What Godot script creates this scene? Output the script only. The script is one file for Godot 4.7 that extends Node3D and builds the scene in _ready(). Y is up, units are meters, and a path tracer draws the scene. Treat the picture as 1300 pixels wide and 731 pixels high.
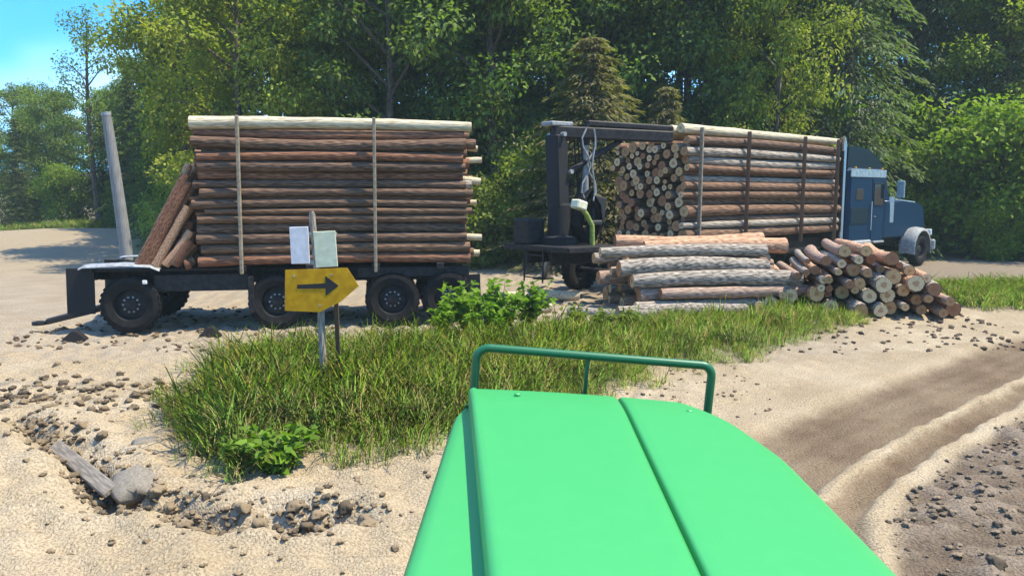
extends Node3D
# A log yard at a forest edge, seen over the bonnet of a green tractor.

var rng := RandomNumberGenerator.new()
var M := {}
var used := {}
var n_low := FastNoiseLite.new()
var n_mid := FastNoiseLite.new()
var n_fine := FastNoiseLite.new()
var n_patch := FastNoiseLite.new()

# ---------------------------------------------------------------- mesh helper
class Builder:
	var v := PackedVector3Array()
	var n := PackedVector3Array()
	var uv := PackedVector2Array()
	var X := Transform3D()
	func tri(a: Vector3, b: Vector3, c: Vector3, na: Vector3, nb: Vector3, nc: Vector3, ua := Vector2(), ub := Vector2(), uc := Vector2()) -> void:
		# a, b, c run counter-clockwise seen from outside; stored clockwise
		v.append(X * a); v.append(X * c); v.append(X * b)
		n.append((X.basis * na).normalized()); n.append((X.basis * nc).normalized()); n.append((X.basis * nb).normalized())
		uv.append(ua); uv.append(uc); uv.append(ub)
	func flat(p: Array, inside: Vector3) -> void:
		# a convex face, turned away from the point inside
		var nn: Vector3 = (p[1] - p[0]).cross(p[2] - p[0]).normalized()
		var c := Vector3()
		for q in p:
			c += q
		c /= p.size()
		var q: Array = p
		if nn.dot(c - inside) < 0:
			q = p.duplicate(); q.reverse(); nn = -nn
		for i in range(1, q.size() - 1):
			tri(q[0], q[i], q[i + 1], nn, nn, nn)
	func box(c: Vector3, s: Vector3, bev := 0.01, turn := Basis()) -> void:
		var h := s * 0.5
		var b := minf(bev, minf(h.x, minf(h.y, h.z)) * 0.49)
		var old := X
		X = X * Transform3D(turn, c)
		var pt := func(sg: Vector3, ax: int) -> Vector3:
			var r := Vector3(sg.x * (h.x - b), sg.y * (h.y - b), sg.z * (h.z - b))
			r[ax] = sg[ax] * h[ax]
			return r
		for ax in 3:
			var o1 := (ax + 1) % 3
			var o2 := (ax + 2) % 3
			for s0 in [-1.0, 1.0]:
				var f := []
				for k in [[-1.0, -1.0], [1.0, -1.0], [1.0, 1.0], [-1.0, 1.0]]:
					var sg := Vector3()
					sg[ax] = s0; sg[o1] = k[0]; sg[o2] = k[1]
					f.append(pt.call(sg, ax))
				flat(f, Vector3())
			for s0 in [-1.0, 1.0]:
				for s1 in [-1.0, 1.0]:
					var lo := Vector3(); lo[o1] = s0; lo[o2] = s1; lo[ax] = -1
					var hi := lo; hi[ax] = 1
					flat([pt.call(lo, o1), pt.call(hi, o1), pt.call(hi, o2), pt.call(lo, o2)], Vector3())
		for i in 8:
			var sg := Vector3(1 if i & 1 else -1, 1 if i & 2 else -1, 1 if i & 4 else -1)
			flat([pt.call(sg, 0), pt.call(sg, 1), pt.call(sg, 2)], Vector3())
		X = old
	func tube(p: Array, r: Array, sides := 8, caps := true) -> void:
		var rings := []
		var dirs := []
		var up := Vector3.UP
		var d0: Vector3 = (p[1] - p[0]).normalized()
		if absf(d0.dot(up)) > 0.9:
			up = Vector3.RIGHT
		var side := d0.cross(up).normalized()
		var length := 0.0
		var lens := []
		for i in p.size():
			if i:
				length += (p[i] - p[i - 1]).length()
			lens.append(length)
			var d: Vector3 = (p[mini(i + 1, p.size() - 1)] - p[maxi(i - 1, 0)]).normalized()
			side = (side - d * side.dot(d)).normalized()
			var w := d.cross(side)
			var ring := []
			var nr := []
			for k in sides + 1:
				var a := TAU * k / sides
				var o := side * cos(a) + w * sin(a)
				ring.append(p[i] + o * r[i]); nr.append(o)
			rings.append([ring, nr]); dirs.append(d)
		for i in p.size() - 1:
			for k in sides:
				var A: Vector3 = rings[i][0][k]; var B: Vector3 = rings[i][0][k + 1]
				var C: Vector3 = rings[i + 1][0][k + 1]; var D: Vector3 = rings[i + 1][0][k]
				var u0 := float(k) / sides; var u1 := float(k + 1) / sides
				tri(A, B, C, rings[i][1][k], rings[i][1][k + 1], rings[i + 1][1][k + 1], Vector2(u0, lens[i]), Vector2(u1, lens[i]), Vector2(u1, lens[i + 1]))
				tri(A, C, D, rings[i][1][k], rings[i + 1][1][k + 1], rings[i + 1][1][k], Vector2(u0, lens[i]), Vector2(u1, lens[i + 1]), Vector2(u0, lens[i + 1]))
		if caps:
			for e in [0, p.size() - 1]:
				var nn: Vector3 = dirs[e] * (-1.0 if e == 0 else 1.0)
				for k in sides:
					if e == 0:
						tri(p[e], rings[e][0][k + 1], rings[e][0][k], nn, nn, nn)
					else:
						tri(p[e], rings[e][0][k], rings[e][0][k + 1], nn, nn, nn)
	func lathe(prof: Array, sides := 20) -> void:
		# prof: Vector2(radius, z) round the z axis, outside on the left when walking along it
		for i in prof.size() - 1:
			var a: Vector2 = prof[i]; var b: Vector2 = prof[i + 1]
			var t := (b - a).normalized()
			var nr := Vector2(t.y, -t.x)
			for k in sides:
				var c0 := cos(TAU * k / sides); var s0 := sin(TAU * k / sides)
				var c1 := cos(TAU * (k + 1) / sides); var s1 := sin(TAU * (k + 1) / sides)
				var A := Vector3(a.x * c0, a.x * s0, a.y); var B := Vector3(a.x * c1, a.x * s1, a.y)
				var C := Vector3(b.x * c1, b.x * s1, b.y); var D := Vector3(b.x * c0, b.x * s0, b.y)
				var n0 := Vector3(nr.x * c0, nr.x * s0, nr.y); var n1 := Vector3(nr.x * c1, nr.x * s1, nr.y)
				tri(A, B, C, n0, n1, n1)
				tri(A, C, D, n0, n1, n0)
	func extrude(poly: PackedVector2Array, z0: float, z1: float) -> void:
		# an outline in x and y, thick from z0 to z1
		var area := 0.0
		for i in poly.size():
			area += poly[i].cross(poly[(i + 1) % poly.size()])
		if area < 0:
			poly.reverse()
		var t := Geometry2D.triangulate_polygon(poly)
		for i in range(0, t.size(), 3):
			var a := poly[t[i]]; var b := poly[t[i + 1]]; var c := poly[t[i + 2]]
			if (b - a).cross(c - a) < 0:
				var w := b; b = c; c = w
			tri(Vector3(a.x, a.y, z1), Vector3(b.x, b.y, z1), Vector3(c.x, c.y, z1), Vector3.BACK, Vector3.BACK, Vector3.BACK)
			tri(Vector3(a.x, a.y, z0), Vector3(c.x, c.y, z0), Vector3(b.x, b.y, z0), Vector3.FORWARD, Vector3.FORWARD, Vector3.FORWARD)
		for i in poly.size():
			var a := poly[i]; var b := poly[(i + 1) % poly.size()]
			var e := (b - a).normalized()
			var nn := Vector3(e.y, -e.x, 0)
			tri(Vector3(a.x, a.y, z0), Vector3(b.x, b.y, z0), Vector3(b.x, b.y, z1), nn, nn, nn)
			tri(Vector3(a.x, a.y, z0), Vector3(b.x, b.y, z1), Vector3(a.x, a.y, z1), nn, nn, nn)
	func grid(rows: Array, closed := false) -> void:
		# rows of points: a smooth sheet; normals from neighbours
		var R := rows.size(); var C: int = rows[0].size()
		var nn := []
		for i in R:
			var l := []
			for j in C:
				var du: Vector3 = rows[mini(i + 1, R - 1)][j] - rows[maxi(i - 1, 0)][j]
				var dv: Vector3 = rows[i][mini(j + 1, C - 1)] - rows[i][maxi(j - 1, 0)]
				l.append(du.cross(dv).normalized())
			nn.append(l)
		for i in R - 1:
			for j in C - 1:
				tri(rows[i][j], rows[i + 1][j], rows[i + 1][j + 1], nn[i][j], nn[i + 1][j], nn[i + 1][j + 1])
				tri(rows[i][j], rows[i + 1][j + 1], rows[i][j + 1], nn[i][j], nn[i + 1][j + 1], nn[i][j + 1])
	func mesh() -> ArrayMesh:
		var a := []
		a.resize(Mesh.ARRAY_MAX)
		a[Mesh.ARRAY_VERTEX] = v; a[Mesh.ARRAY_NORMAL] = n; a[Mesh.ARRAY_TEX_UV] = uv
		var m := ArrayMesh.new()
		m.add_surface_from_arrays(Mesh.PRIMITIVE_TRIANGLES, a)
		return m

# ---------------------------------------------------------------- scene helpers
func numbered(called: String) -> String:
	var k: int = used.get(called, -1) + 1
	used[called] = k
	return called if k == 0 else "%s_%03d" % [called, k]

func thing(called: String, label: String, category: String, xf := Transform3D(), group := "") -> Node3D:
	var o := Node3D.new()
	o.name = numbered(called)
	add_child(o)
	o.transform = xf
	tag(o, label, category, group)
	return o

func tag(o: Node, label: String, category: String, group := "") -> void:
	o.set_meta("label", label)
	o.set_meta("category", category)
	if group:
		o.set_meta("group", group)

func part(called: String, m, mat: Material, parent: Node, xf := Transform3D()) -> MeshInstance3D:
	var o := MeshInstance3D.new()
	o.name = called
	o.mesh = m.mesh() if m is Builder else m
	o.material_override = mat
	parent.add_child(o, true)
	o.transform = xf
	return o

func copy(src: Node3D, xf: Transform3D, label := "", group := "") -> Node3D:
	var base: String = String(src.name).rstrip("0123456789").trim_suffix("_")
	var r: Node3D = src.duplicate()
	r.name = numbered(base)
	add_child(r)
	r.transform = xf
	if label:
		r.set_meta("label", label)
	if group:
		r.set_meta("group", group)
	return r

func at(x: float, y: float, z: float, turn := 0.0, sc := Vector3.ONE) -> Transform3D:
	return Transform3D(Basis(Vector3.UP, turn).scaled_local(sc), Vector3(x, y, z))

func V(x: float, y: float, z: float) -> Vector3:
	return Vector3(x, y, z)

func lin(r: float, g: float, b: float) -> Color:
	return Color(r, g, b).linear_to_srgb()

func mat(name_: String, c: Color, rough := 0.8, metal := 0.0) -> StandardMaterial3D:
	var m := StandardMaterial3D.new()
	m.resource_name = name_
	m.albedo_color = c
	m.roughness = rough
	m.metallic = metal
	M[name_] = m
	return m

# ---------------------------------------------------------------- textures
func noise_img(w: int, h: int, freq: float, seed_: int, oct := 4) -> Image:
	var f := FastNoiseLite.new()
	f.seed = seed_; f.frequency = freq; f.fractal_octaves = oct
	f.noise_type = FastNoiseLite.TYPE_SIMPLEX
	return f.get_seamless_image(w, h)

func stretch(img: Image, w: int, h: int) -> Image:
	img.resize(w, h, Image.INTERPOLATE_CUBIC)
	return img

func ramp_tex(img: Image, cols: Array) -> ImageTexture:
	# grey picture to colours; cols: list of Color, sRGB
	var w := img.get_width(); var h := img.get_height()
	img.convert(Image.FORMAT_L8)
	var d := img.get_data()
	var out := PackedByteArray()
	out.resize(w * h * 3)
	var lut := PackedByteArray()
	lut.resize(768)
	for i in 256:
		var t := i / 255.0 * (cols.size() - 1)
		var k := mini(int(t), cols.size() - 2)
		var c: Color = cols[k].lerp(cols[k + 1], t - k)
		lut[i * 3] = int(c.r * 255); lut[i * 3 + 1] = int(c.g * 255); lut[i * 3 + 2] = int(c.b * 255)
	for i in w * h:
		var q := d[i] * 3
		out[i * 3] = lut[q]; out[i * 3 + 1] = lut[q + 1]; out[i * 3 + 2] = lut[q + 2]
	var r := Image.create_from_data(w, h, false, Image.FORMAT_RGB8, out)
	return ImageTexture.create_from_image(r)

func normal_tex(img: Image, strength: float) -> ImageTexture:
	var c: Image = img.duplicate()
	c.convert(Image.FORMAT_L8)
	c.bump_map_to_normal_map(strength)
	return ImageTexture.create_from_image(c)

func make_materials() -> void:
	# bark: blotches stretched along the log (texture v runs along it)
	var bark := noise_img(256, 256, 0.03, 5, 5)
	bark = stretch(bark, 256, 1024)
	bark = bark.get_region(Rect2i(0, 0, 256, 512))
	var bark_n := normal_tex(bark, 6.0)
	var tones := {
		"bark_brown": [Color(.17, .115, .08), Color(.36, .255, .172), Color(.465, .345, .24), Color(.60, .475, .36)],
		"bark_red": [Color(.19, .115, .08), Color(.42, .265, .175), Color(.52, .35, .235), Color(.64, .48, .35)],
		"bark_grey": [Color(.22, .20, .17), Color(.44, .40, .34), Color(.60, .55, .48), Color(.74, .69, .61)],
		"bark_dark": [Color(.14, .10, .07), Color(.31, .225, .16), Color(.42, .32, .235), Color(.55, .43, .33)],
		"bark_tan": [Color(.38, .27, .19), Color(.62, .46, .33), Color(.72, .56, .42), Color(.80, .67, .53)],
		"bark_pale": [Color(.33, .26, .21), Color(.52, .42, .345), Color(.62, .52, .435), Color(.71, .62, .53)],
		"peeled": [Color(.54, .47, .35), Color(.68, .62, .49), Color(.76, .71, .58), Color(.80, .76, .64)]}
	for k in tones:
		var m := mat(k, Color.WHITE, 0.92)
		m.albedo_texture = ramp_tex(bark.duplicate(), tones[k])
		m.normal_enabled = true
		m.normal_texture = bark_n
		m.normal_scale = 0.9
		m.uv1_scale = Vector3(2, .9, 1)
	# sawn ends: growth rings, a darker heart and cracks
	for k in 4:
		var im := Image.create(128, 128, false, Image.FORMAT_RGB8)
		var base: Color = [Color(.80, .64, .42), Color(.70, .52, .33), Color(.86, .74, .54), Color(.62, .42, .27)][k]
		var f := FastNoiseLite.new()
		f.seed = 40 + k; f.frequency = 0.035
		for y in 128:
			for x in 128:
				var p := Vector2(x - 63.5 + 3 * sin(k * 2.0), y - 63.5)
				var r := p.length() + f.get_noise_2d(x, y) * 6.0
				var ring := 0.5 + 0.5 * sin(r * 1.15)
				var c := base.lerp(base.darkened(0.28), ring * 0.5 + 0.35 * clampf(f.get_noise_2d(x * 2, y * 2 + 300) + 0.2, 0, 1))
				if r < 17 + 3 * k:
					c = c.lerp(Color(.50, .30, .18), 0.45)
				var a := p.angle()
				if absf(sin(a * 1.5 + k)) < 0.035 and r < 48:
					c = c.darkened(0.5)
				if r > 58:
					c = Color(.30, .21, .15)
				im.set_pixel(x, y, c)
		var m := mat("end_%d" % k, Color.WHITE, 0.9)
		m.albedo_texture = ImageTexture.create_from_image(im)
	# ground: vertex colours times a grain
	var grain := noise_img(512, 512, 0.05, 11, 5)
	var g := mat("ground", Color.WHITE, 1.0)
	g.vertex_color_use_as_albedo = true
	g.albedo_texture = ramp_tex(grain.duplicate(), [Color(.62, .60, .58), Color(.90, .89, .87), Color(1, 1, 1)])
	g.normal_enabled = true
	g.normal_texture = normal_tex(noise_img(512, 512, 0.06, 21, 5), 7.0)
	g.normal_scale = 1.2
	g.uv1_triplanar = true
	g.uv1_world_triplanar = true
	g.uv1_scale = Vector3(1.1, 1.1, 1.1)
	g.metallic_specular = 0.2
	# painted and bare steel, dusty
	var dust := noise_img(256, 256, 0.02, 31, 5)
	for a in [["steel_dark", Color(.11, .11, .115), Color(.23, .215, .20), .6, .2], ["rubber", Color(.06, .06, .06), Color(.17, .155, .14), .9, 0.], ["steel_pale", Color(.48, .49, .48), Color(.68, .68, .66), .5, .3],
			["cab_blue", Color(.0, .14, .22), Color(.015, .18, .27), .6, 0.], ["cab_teal", Color(.03, .10, .12), Color(.06, .15, .17), .45, 0.], ["white_paint", Color(.42, .50, .52), Color(.58, .65, .66), .5, 0.],
			["wood_grey", Color(.40, .39, .36), Color(.66, .65, .61), .9, 0.], ["stake", Color(.42, .38, .31), Color(.64, .59, .49), .8, .1], ["sign_yellow", Color(.68, .48, .03), Color(.80, .60, .08), .6, 0.],
			["sheet_white", Color(.76, .74, .72), Color(.86, .84, .82), .7, 0.], ["sheet_green", Color(.74, .74, .60), Color(.84, .83, .70), .7, 0.], ["loader_green", Color(.40, .46, .18), Color(.62, .66, .34), .6, 0.],
			["rock", Color(.38, .35, .30), Color(.54, .51, .45), .95, 0.], ["tin", Color(.44, .45, .44), Color(.60, .60, .58), .6, .1]]:
		var m := mat(a[0], Color.WHITE, a[3], a[4])
		m.albedo_texture = ramp_tex(dust.duplicate(), [a[1], a[1].lerp(a[2], .5), a[2]])
		m.uv1_triplanar = true
		m.uv1_scale = Vector3(1.3, 1.3, 1.3)
		m.metallic_specular = .3
	for a in [["old_board", Color(.34, .31, .26), Color(.56, .52, .45), Vector3(.5, 7, 7)], ["pole_wood", Color(.36, .36, .34), Color(.54, .54, .52), Vector3(6, .35, 6)]]:
		var m := mat(a[0], Color.WHITE, .92)
		m.albedo_texture = ramp_tex(dust.duplicate(), [a[1], a[1].lerp(a[2], .5), a[2]])
		m.uv1_triplanar = true
		m.uv1_scale = a[3]
	var hood := mat("tractor_green", Color.WHITE, 0.42)
	hood.albedo_texture = ramp_tex(dust.duplicate(), [Color(.222, .580, .300), Color(.225, .583, .303), Color(.231, .588, .310)])
	hood.uv1_triplanar = true
	hood.uv1_scale = Vector3(1.7, 1.7, 1.7)
	mat("guard_green", Color(.10, .36, .20), 0.4)
	mat("black", Color(.04, .04, .04), 0.8)
	mat("black_paint", Color(.10, .075, .05), 0.6)
	mat("chrome", Color(.7, .7, .7), 0.25, 0.9)
	mat("lamp_glass", Color(.85, .85, .82), 0.15)
	var gl := mat("glass", Color(.10, .14, .16, .35), 0.05)
	gl.transparency = BaseMaterial3D.TRANSPARENCY_ALPHA
	mat("seat_black", Color(.09, .09, .1), 0.7)
	mat("trunk", Color(.25, .21, .17), 0.95)
	M.trunk.albedo_texture = M.bark_grey.albedo_texture
	M.trunk.albedo_color = Color(.62, .58, .54)
	for a in [["leaf_dark", lin(1, .96, .85)], ["leaf_mid", lin(1, 1, .7)], ["leaf_light", lin(1, .98, .75)], ["leaf_olive", lin(1, .80, .70)], ["leaf_grey", lin(1, .95, .95)], ["leaf_bright", lin(.95, 1, .55)], ["grass_blade", lin(1, 1, 1)]]:
		var m := mat(a[0], a[1], 0.6)
		m.vertex_color_use_as_albedo = true
		m.backlight_enabled = true
		m.backlight = Color(.92, 1, .62)
		m.metallic_specular = 0.3
	var cl := mat("clod", Color(.46, .41, .33), 1.0)
	cl.vertex_color_use_as_albedo = true

# ---------------------------------------------------------------- terrain
var PATH := PackedVector2Array([Vector2(1.8, 8), Vector2(1.75, -1), Vector2(1.95, -3.2), Vector2(2.25, -4.6), Vector2(2.68, -5.65), Vector2(3.05, -6.12), Vector2(3.95, -7.09), Vector2(5.92, -8.89), Vector2(9.5, -12.0), Vector2(15, -15.6), Vector2(28, -21)])
var GRASS := PackedVector2Array([Vector2(-3.5, -7.7), Vector2(-2.9, -7.0), Vector2(-2.2, -6.7), Vector2(-1.5, -7.1), Vector2(-0.6, -7.5), Vector2(0.7, -8.9), Vector2(2.2, -10.9), Vector2(3.3, -11.6), Vector2(5.2, -13.6), Vector2(6.6, -14.7), Vector2(5.6, -15.1), Vector2(3.9, -14.4), Vector2(2.0, -13.7), Vector2(.6, -12.9), Vector2(-0.6, -12.1), Vector2(-2.2, -11.7), Vector2(-4.0, -11.5), Vector2(-4.3, -10.8), Vector2(-3.9, -9.3)])
var GULLY := PackedVector2Array([Vector2(-5.2, -8.0), Vector2(-4.5, -7.4), Vector2(-3.7, -6.6), Vector2(-3.1, -5.95), Vector2(-2.4, -5.75), Vector2(-1.7, -5.6), Vector2(-1.3, -5.65)])

func track(p: Vector2) -> float:
	# distance from the outer rut of the road; positive on the yard's side
	var best := 1e9
	var out := 0.0
	for i in PATH.size() - 1:
		var a := PATH[i]; var d := PATH[i + 1] - a
		var t := clampf((p - a).dot(d) / d.length_squared(), 0, 1)
		var q := p - (a + d * t)
		var l := q.length_squared()
		if l < best:
			best = l
			out = sqrt(l) * (1.0 if q.dot(Vector2(d.y, -d.x)) > 0 else -1.0)
	return out

func poly_dist(p: Vector2, poly: PackedVector2Array, closed := true) -> float:
	var best := 1e9
	for i in poly.size() - (0 if closed else 1):
		var q := Geometry2D.get_closest_point_to_segment(p, poly[i], poly[(i + 1) % poly.size()])
		best = minf(best, p.distance_squared_to(q))
	var d := sqrt(best)
	if closed and Geometry2D.is_point_in_polygon(p, poly):
		return -d
	return d

func bump(t: float, c: float, w: float) -> float:
	var q := (t - c) / w
	return exp(-q * q)

func hill(x: float, z: float) -> float:
	var far := maxf(0, -z - 34.0)
	var h := far * 0.10 * smoothstep(-30.0, -5.0, x)
	h += maxf(0, -z - 60.0) * 0.05
	h += 0.25 * smoothstep(-3.0, 1.5, x) * smoothstep(-11.5, -15.5, z) * (1.0 - smoothstep(5.0, 12.0, x)) * 0.4
	h += 0.8 * exp(-pow((x + 23) / 7.0, 2) - pow((z + 38) / 6.0, 2))
	return h

func ground(x: float, z: float, col := true) -> Array:
	var p := Vector2(x, z)
	var w1 := n_low.get_noise_2d(x, z)
	var w2 := n_mid.get_noise_2d(x, z)
	var w3 := n_fine.get_noise_2d(x, z)
	var wp := n_patch.get_noise_2d(x, z)
	var h := hill(x, z) + w1 * 0.05 + w2 * 0.03
	var sand := Color(.425, .345, .225)
	var c := sand.lerp(Color(.37, .295, .185), clampf(w2 * 0.9 + .35, 0, 1))
	c = c.lerp(Color(.50, .42, .29), clampf(wp * 1.4, 0, 1) * .8)
	var near: bool = z > -24 and z < 9 and absf(x) < 16
	if near:
		var d := track(p) + w1 * 0.05 + w3 * .05
		# rough gravelly soil outside the road
		var outer := smoothstep(-0.04, -0.22, d)
		c = c.lerp(Color(.155, .12, .083).lerp(Color(.255, .205, .15), clampf(w3 * 1.3 + w2 + .3, 0, 1)), outer)
		h += outer * (w3 * .07 + w2 * .05)
		# ruts of dark pressed soil between pale ridges
		var rut := maxf(smoothstep(.04, .10, d) * smoothstep(.38, .32, d), smoothstep(.46, .54, d) * smoothstep(1.66, 1.36, d))
		rut = clampf(rut, 0, 1)
		var lines := .5 + .5 * sin(d * 24.0 + w2 * 2.0)
		c = c.lerp(Color(.17, .122, .076).lerp(Color(.225, .168, .108), lines * .45 + w3 * .55), rut * clampf(.92 + wp * .4, .7, 1))
		h += -.055 * rut + .012 * lines * rut + .03 * bump(d, 0.0, .07) + .03 * bump(d, .41, .06) + .04 * bump(d, 1.75, .2)
		# trodden sand beside the road and in front of the grass: lumpy
		var lumps := smoothstep(1.6, 2.2, d)
		h += lumps * (w3 * .075 + absf(w2) * .06) * lerpf(1.0, .45, smoothstep(1.0, 3.0, x))
		# grass bank
		var gd := poly_dist(p, GRASS) + w2 * .35
		var g := smoothstep(.15, -.5, gd)
		h += .10 * g
		c = c.lerp(Color(.20, .20, .08).lerp(Color(.27, .25, .13), clampf(w3 + .4, 0, 1)), g * .9)
		# washed-out gully with turned dark soil
		if x < 0 and z > -10:
			var yd := poly_dist(p, GULLY, false) + w3 * .06
			h += -.20 * bump(yd, 0, .16) + .06 * bump(yd, .38, .16)
			var dk := smoothstep(.22, .05, yd + w2 * .2)
			c = c.lerp(Color(.33, .27, .185), dk * .5)
			# smooth heap of clean sand behind it
			var heap := exp(-pow((x + 5.6) / 1.7, 2) - pow((z + 5.6) / 1.9, 2))
			h += .35 * heap
		# driven yard soil by the trailer
		var yard := smoothstep(-10.6, -12.4, z + w2 * .8) * (1.0 - smoothstep(4.0, 7.0, x))
		c = c.lerp(Color(.33, .27, .19).lerp(Color(.40, .34, .25), clampf(w3 * 1.5 + .5, 0, 1)), yard * .85)
		var cl := smoothstep(.25, .5, w3 + wp * .3) * smoothstep(1.6, 0., absf(z + 9.6)) * smoothstep(-4.2, -4.9, x)
		c = c.lerp(Color(.22, .19, .15), cl * .8)
	else:
		c = c.lerp(Color(.34, .285, .2), .5)
	# green strips and the forest floor
	if z < -17 or absf(x) > 9:
		var verge := smoothstep(.5, -.5, absf(z + 18.6 + (x - 11) * .25) - 1.4 + w2) * smoothstep(9.5, 11, x)
		c = c.lerp(Color(.16, .21, .06), verge)
		var road := smoothstep(20., 21.5, -z + w2) * smoothstep(9., 12., x)
		c = c.lerp(Color(.27, .225, .165), road * .9)
		var edge := 31.0 - 6.0 * smoothstep(2.0, -6.0, x) * 0.0 + 14.0 * smoothstep(-13., -20., x)
		edge -= 4.0 * smoothstep(-4., 2., x) * smoothstep(12., 6., x)
		edge += 5.0 * smoothstep(13., 18., x)
		var forest := smoothstep(edge - 1.0, edge + 1.0, -z + w1 * 2)
		c = c.lerp(Color(.27, .225, .145).lerp(Color(.33, .27, .18), clampf(w2 + .5, 0, 1)), forest)
		var strip := smoothstep(2.5, 1., absf(-z - edge + 1.0 + w2)) * smoothstep(-8, -14, x)
		c = c.lerp(Color(.15, .22, .05), strip)
	return [h, c]

func gy(x: float, z: float) -> float:
	return ground(x, z)[0]

func axis(stops: Array) -> PackedFloat32Array:
	# stops: [from, to, step]
	var o := PackedFloat32Array()
	for s in stops:
		var n := int(round((s[1] - s[0]) / s[2]))
		for i in n:
			o.append(float(s[0]) + float(s[1] - s[0]) * i / n)
	o.append(stops[-1][1])
	return o

func build_ground() -> void:
	var xs := axis([[-260, -60, 20], [-60, -20, 2.5], [-20, -9, .35], [-9, 9.5, .05], [9.5, 20, .35], [20, 60, 2.5], [60, 260, 20]])
	var zs := axis([[-300, -70, 15], [-70, -32, 2], [-32, -17, .4], [-17, -9, .06], [-9, -3.2, .04], [-3.2, 4, .4], [4, 60, 7]])
	var W := xs.size(); var H := zs.size()
	var v := PackedVector3Array(); var c := PackedColorArray(); var n := PackedVector3Array(); var ix := PackedInt32Array()
	v.resize(W * H); c.resize(W * H); n.resize(W * H)
	for j in H:
		for i in W:
			var g := ground(xs[i], zs[j])
			v[j * W + i] = Vector3(xs[i], g[0], zs[j])
			c[j * W + i] = g[1]
	for j in H:
		for i in W:
			var a := v[j * W + mini(i + 1, W - 1)] - v[j * W + maxi(i - 1, 0)]
			var b := v[mini(j + 1, H - 1) * W + i] - v[maxi(j - 1, 0) * W + i]
			n[j * W + i] = b.cross(a).normalized()
	ix.resize((W - 1) * (H - 1) * 6)
	var k := 0
	for j in H - 1:
		for i in W - 1:
			var a := j * W + i
			ix[k] = a; ix[k + 1] = a + 1; ix[k + 2] = a + W
			ix[k + 3] = a + 1; ix[k + 4] = a + W + 1; ix[k + 5] = a + W
			k += 6
	var arr := []
	arr.resize(Mesh.ARRAY_MAX)
	arr[Mesh.ARRAY_VERTEX] = v; arr[Mesh.ARRAY_NORMAL] = n; arr[Mesh.ARRAY_COLOR] = c; arr[Mesh.ARRAY_INDEX] = ix
	var m := ArrayMesh.new()
	m.add_surface_from_arrays(Mesh.PRIMITIVE_TRIANGLES, arr)
	var o := part("ground", m, M.ground, self)
	o.set_meta("kind", "structure")
	o.set_meta("label", "pale sandy log yard with dark wheel ruts and a washed gully")

func scatter(called: String, label: String, mesh: Mesh, mt: Material, xfs: Array, cols: Array) -> MultiMeshInstance3D:
	var mm := MultiMesh.new()
	mm.transform_format = MultiMesh.TRANSFORM_3D
	mm.use_colors = true
	mm.mesh = mesh
	mm.instance_count = xfs.size()
	for i in xfs.size():
		mm.set_instance_transform(i, xfs[i])
		mm.set_instance_color(i, cols[i])
	var o := MultiMeshInstance3D.new()
	o.name = called
	o.multimesh = mm
	o.material_override = mt
	add_child(o)
	o.set_meta("kind", "stuff")
	o.set_meta("label", label)
	o.set_meta("category", called.split("_")[-1])
	return o

func colored(v: PackedVector3Array, n: PackedVector3Array, c: PackedColorArray, ix: PackedInt32Array) -> ArrayMesh:
	var a := []
	a.resize(Mesh.ARRAY_MAX)
	a[Mesh.ARRAY_VERTEX] = v; a[Mesh.ARRAY_NORMAL] = n; a[Mesh.ARRAY_COLOR] = c; a[Mesh.ARRAY_INDEX] = ix
	var m := ArrayMesh.new()
	m.add_surface_from_arrays(Mesh.PRIMITIVE_TRIANGLES, a)
	return m

func lump_mesh(seed_: int, amp := .35) -> ArrayMesh:
	# an uneven clod or stone of about unit radius
	var f := FastNoiseLite.new()
	f.seed = seed_; f.frequency = .9
	var rows := []
	for i in 7:
		var l := []
		var th := PI * i / 6.0
		for j in 12:
			var ph := -TAU * (j % 11) / 11.0
			var d := Vector3(sin(th) * cos(ph), cos(th), sin(th) * sin(ph))
			l.append(d * (1.0 + amp * f.get_noise_3dv(d * 1.4) * 2.0 + amp * .6 * f.get_noise_3dv(d * 4.0 + Vector3(9, 0, 0))) * Vector3(1, .7, 1))
		rows.append(l)
	var b := Builder.new()
	b.grid(rows)
	for i in b.v.size():
		if absf(b.v[i].x) < .001 and absf(b.v[i].z) < .001:
			b.n[i] = Vector3(0, signf(b.v[i].y), 0)
	var cc := PackedColorArray()
	cc.resize(b.v.size()); cc.fill(Color.WHITE)
	var a := []
	a.resize(Mesh.ARRAY_MAX)
	a[Mesh.ARRAY_VERTEX] = b.v; a[Mesh.ARRAY_NORMAL] = b.n; a[Mesh.ARRAY_COLOR] = cc
	var m := ArrayMesh.new()
	m.add_surface_from_arrays(Mesh.PRIMITIVE_TRIANGLES, a)
	return m

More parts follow.
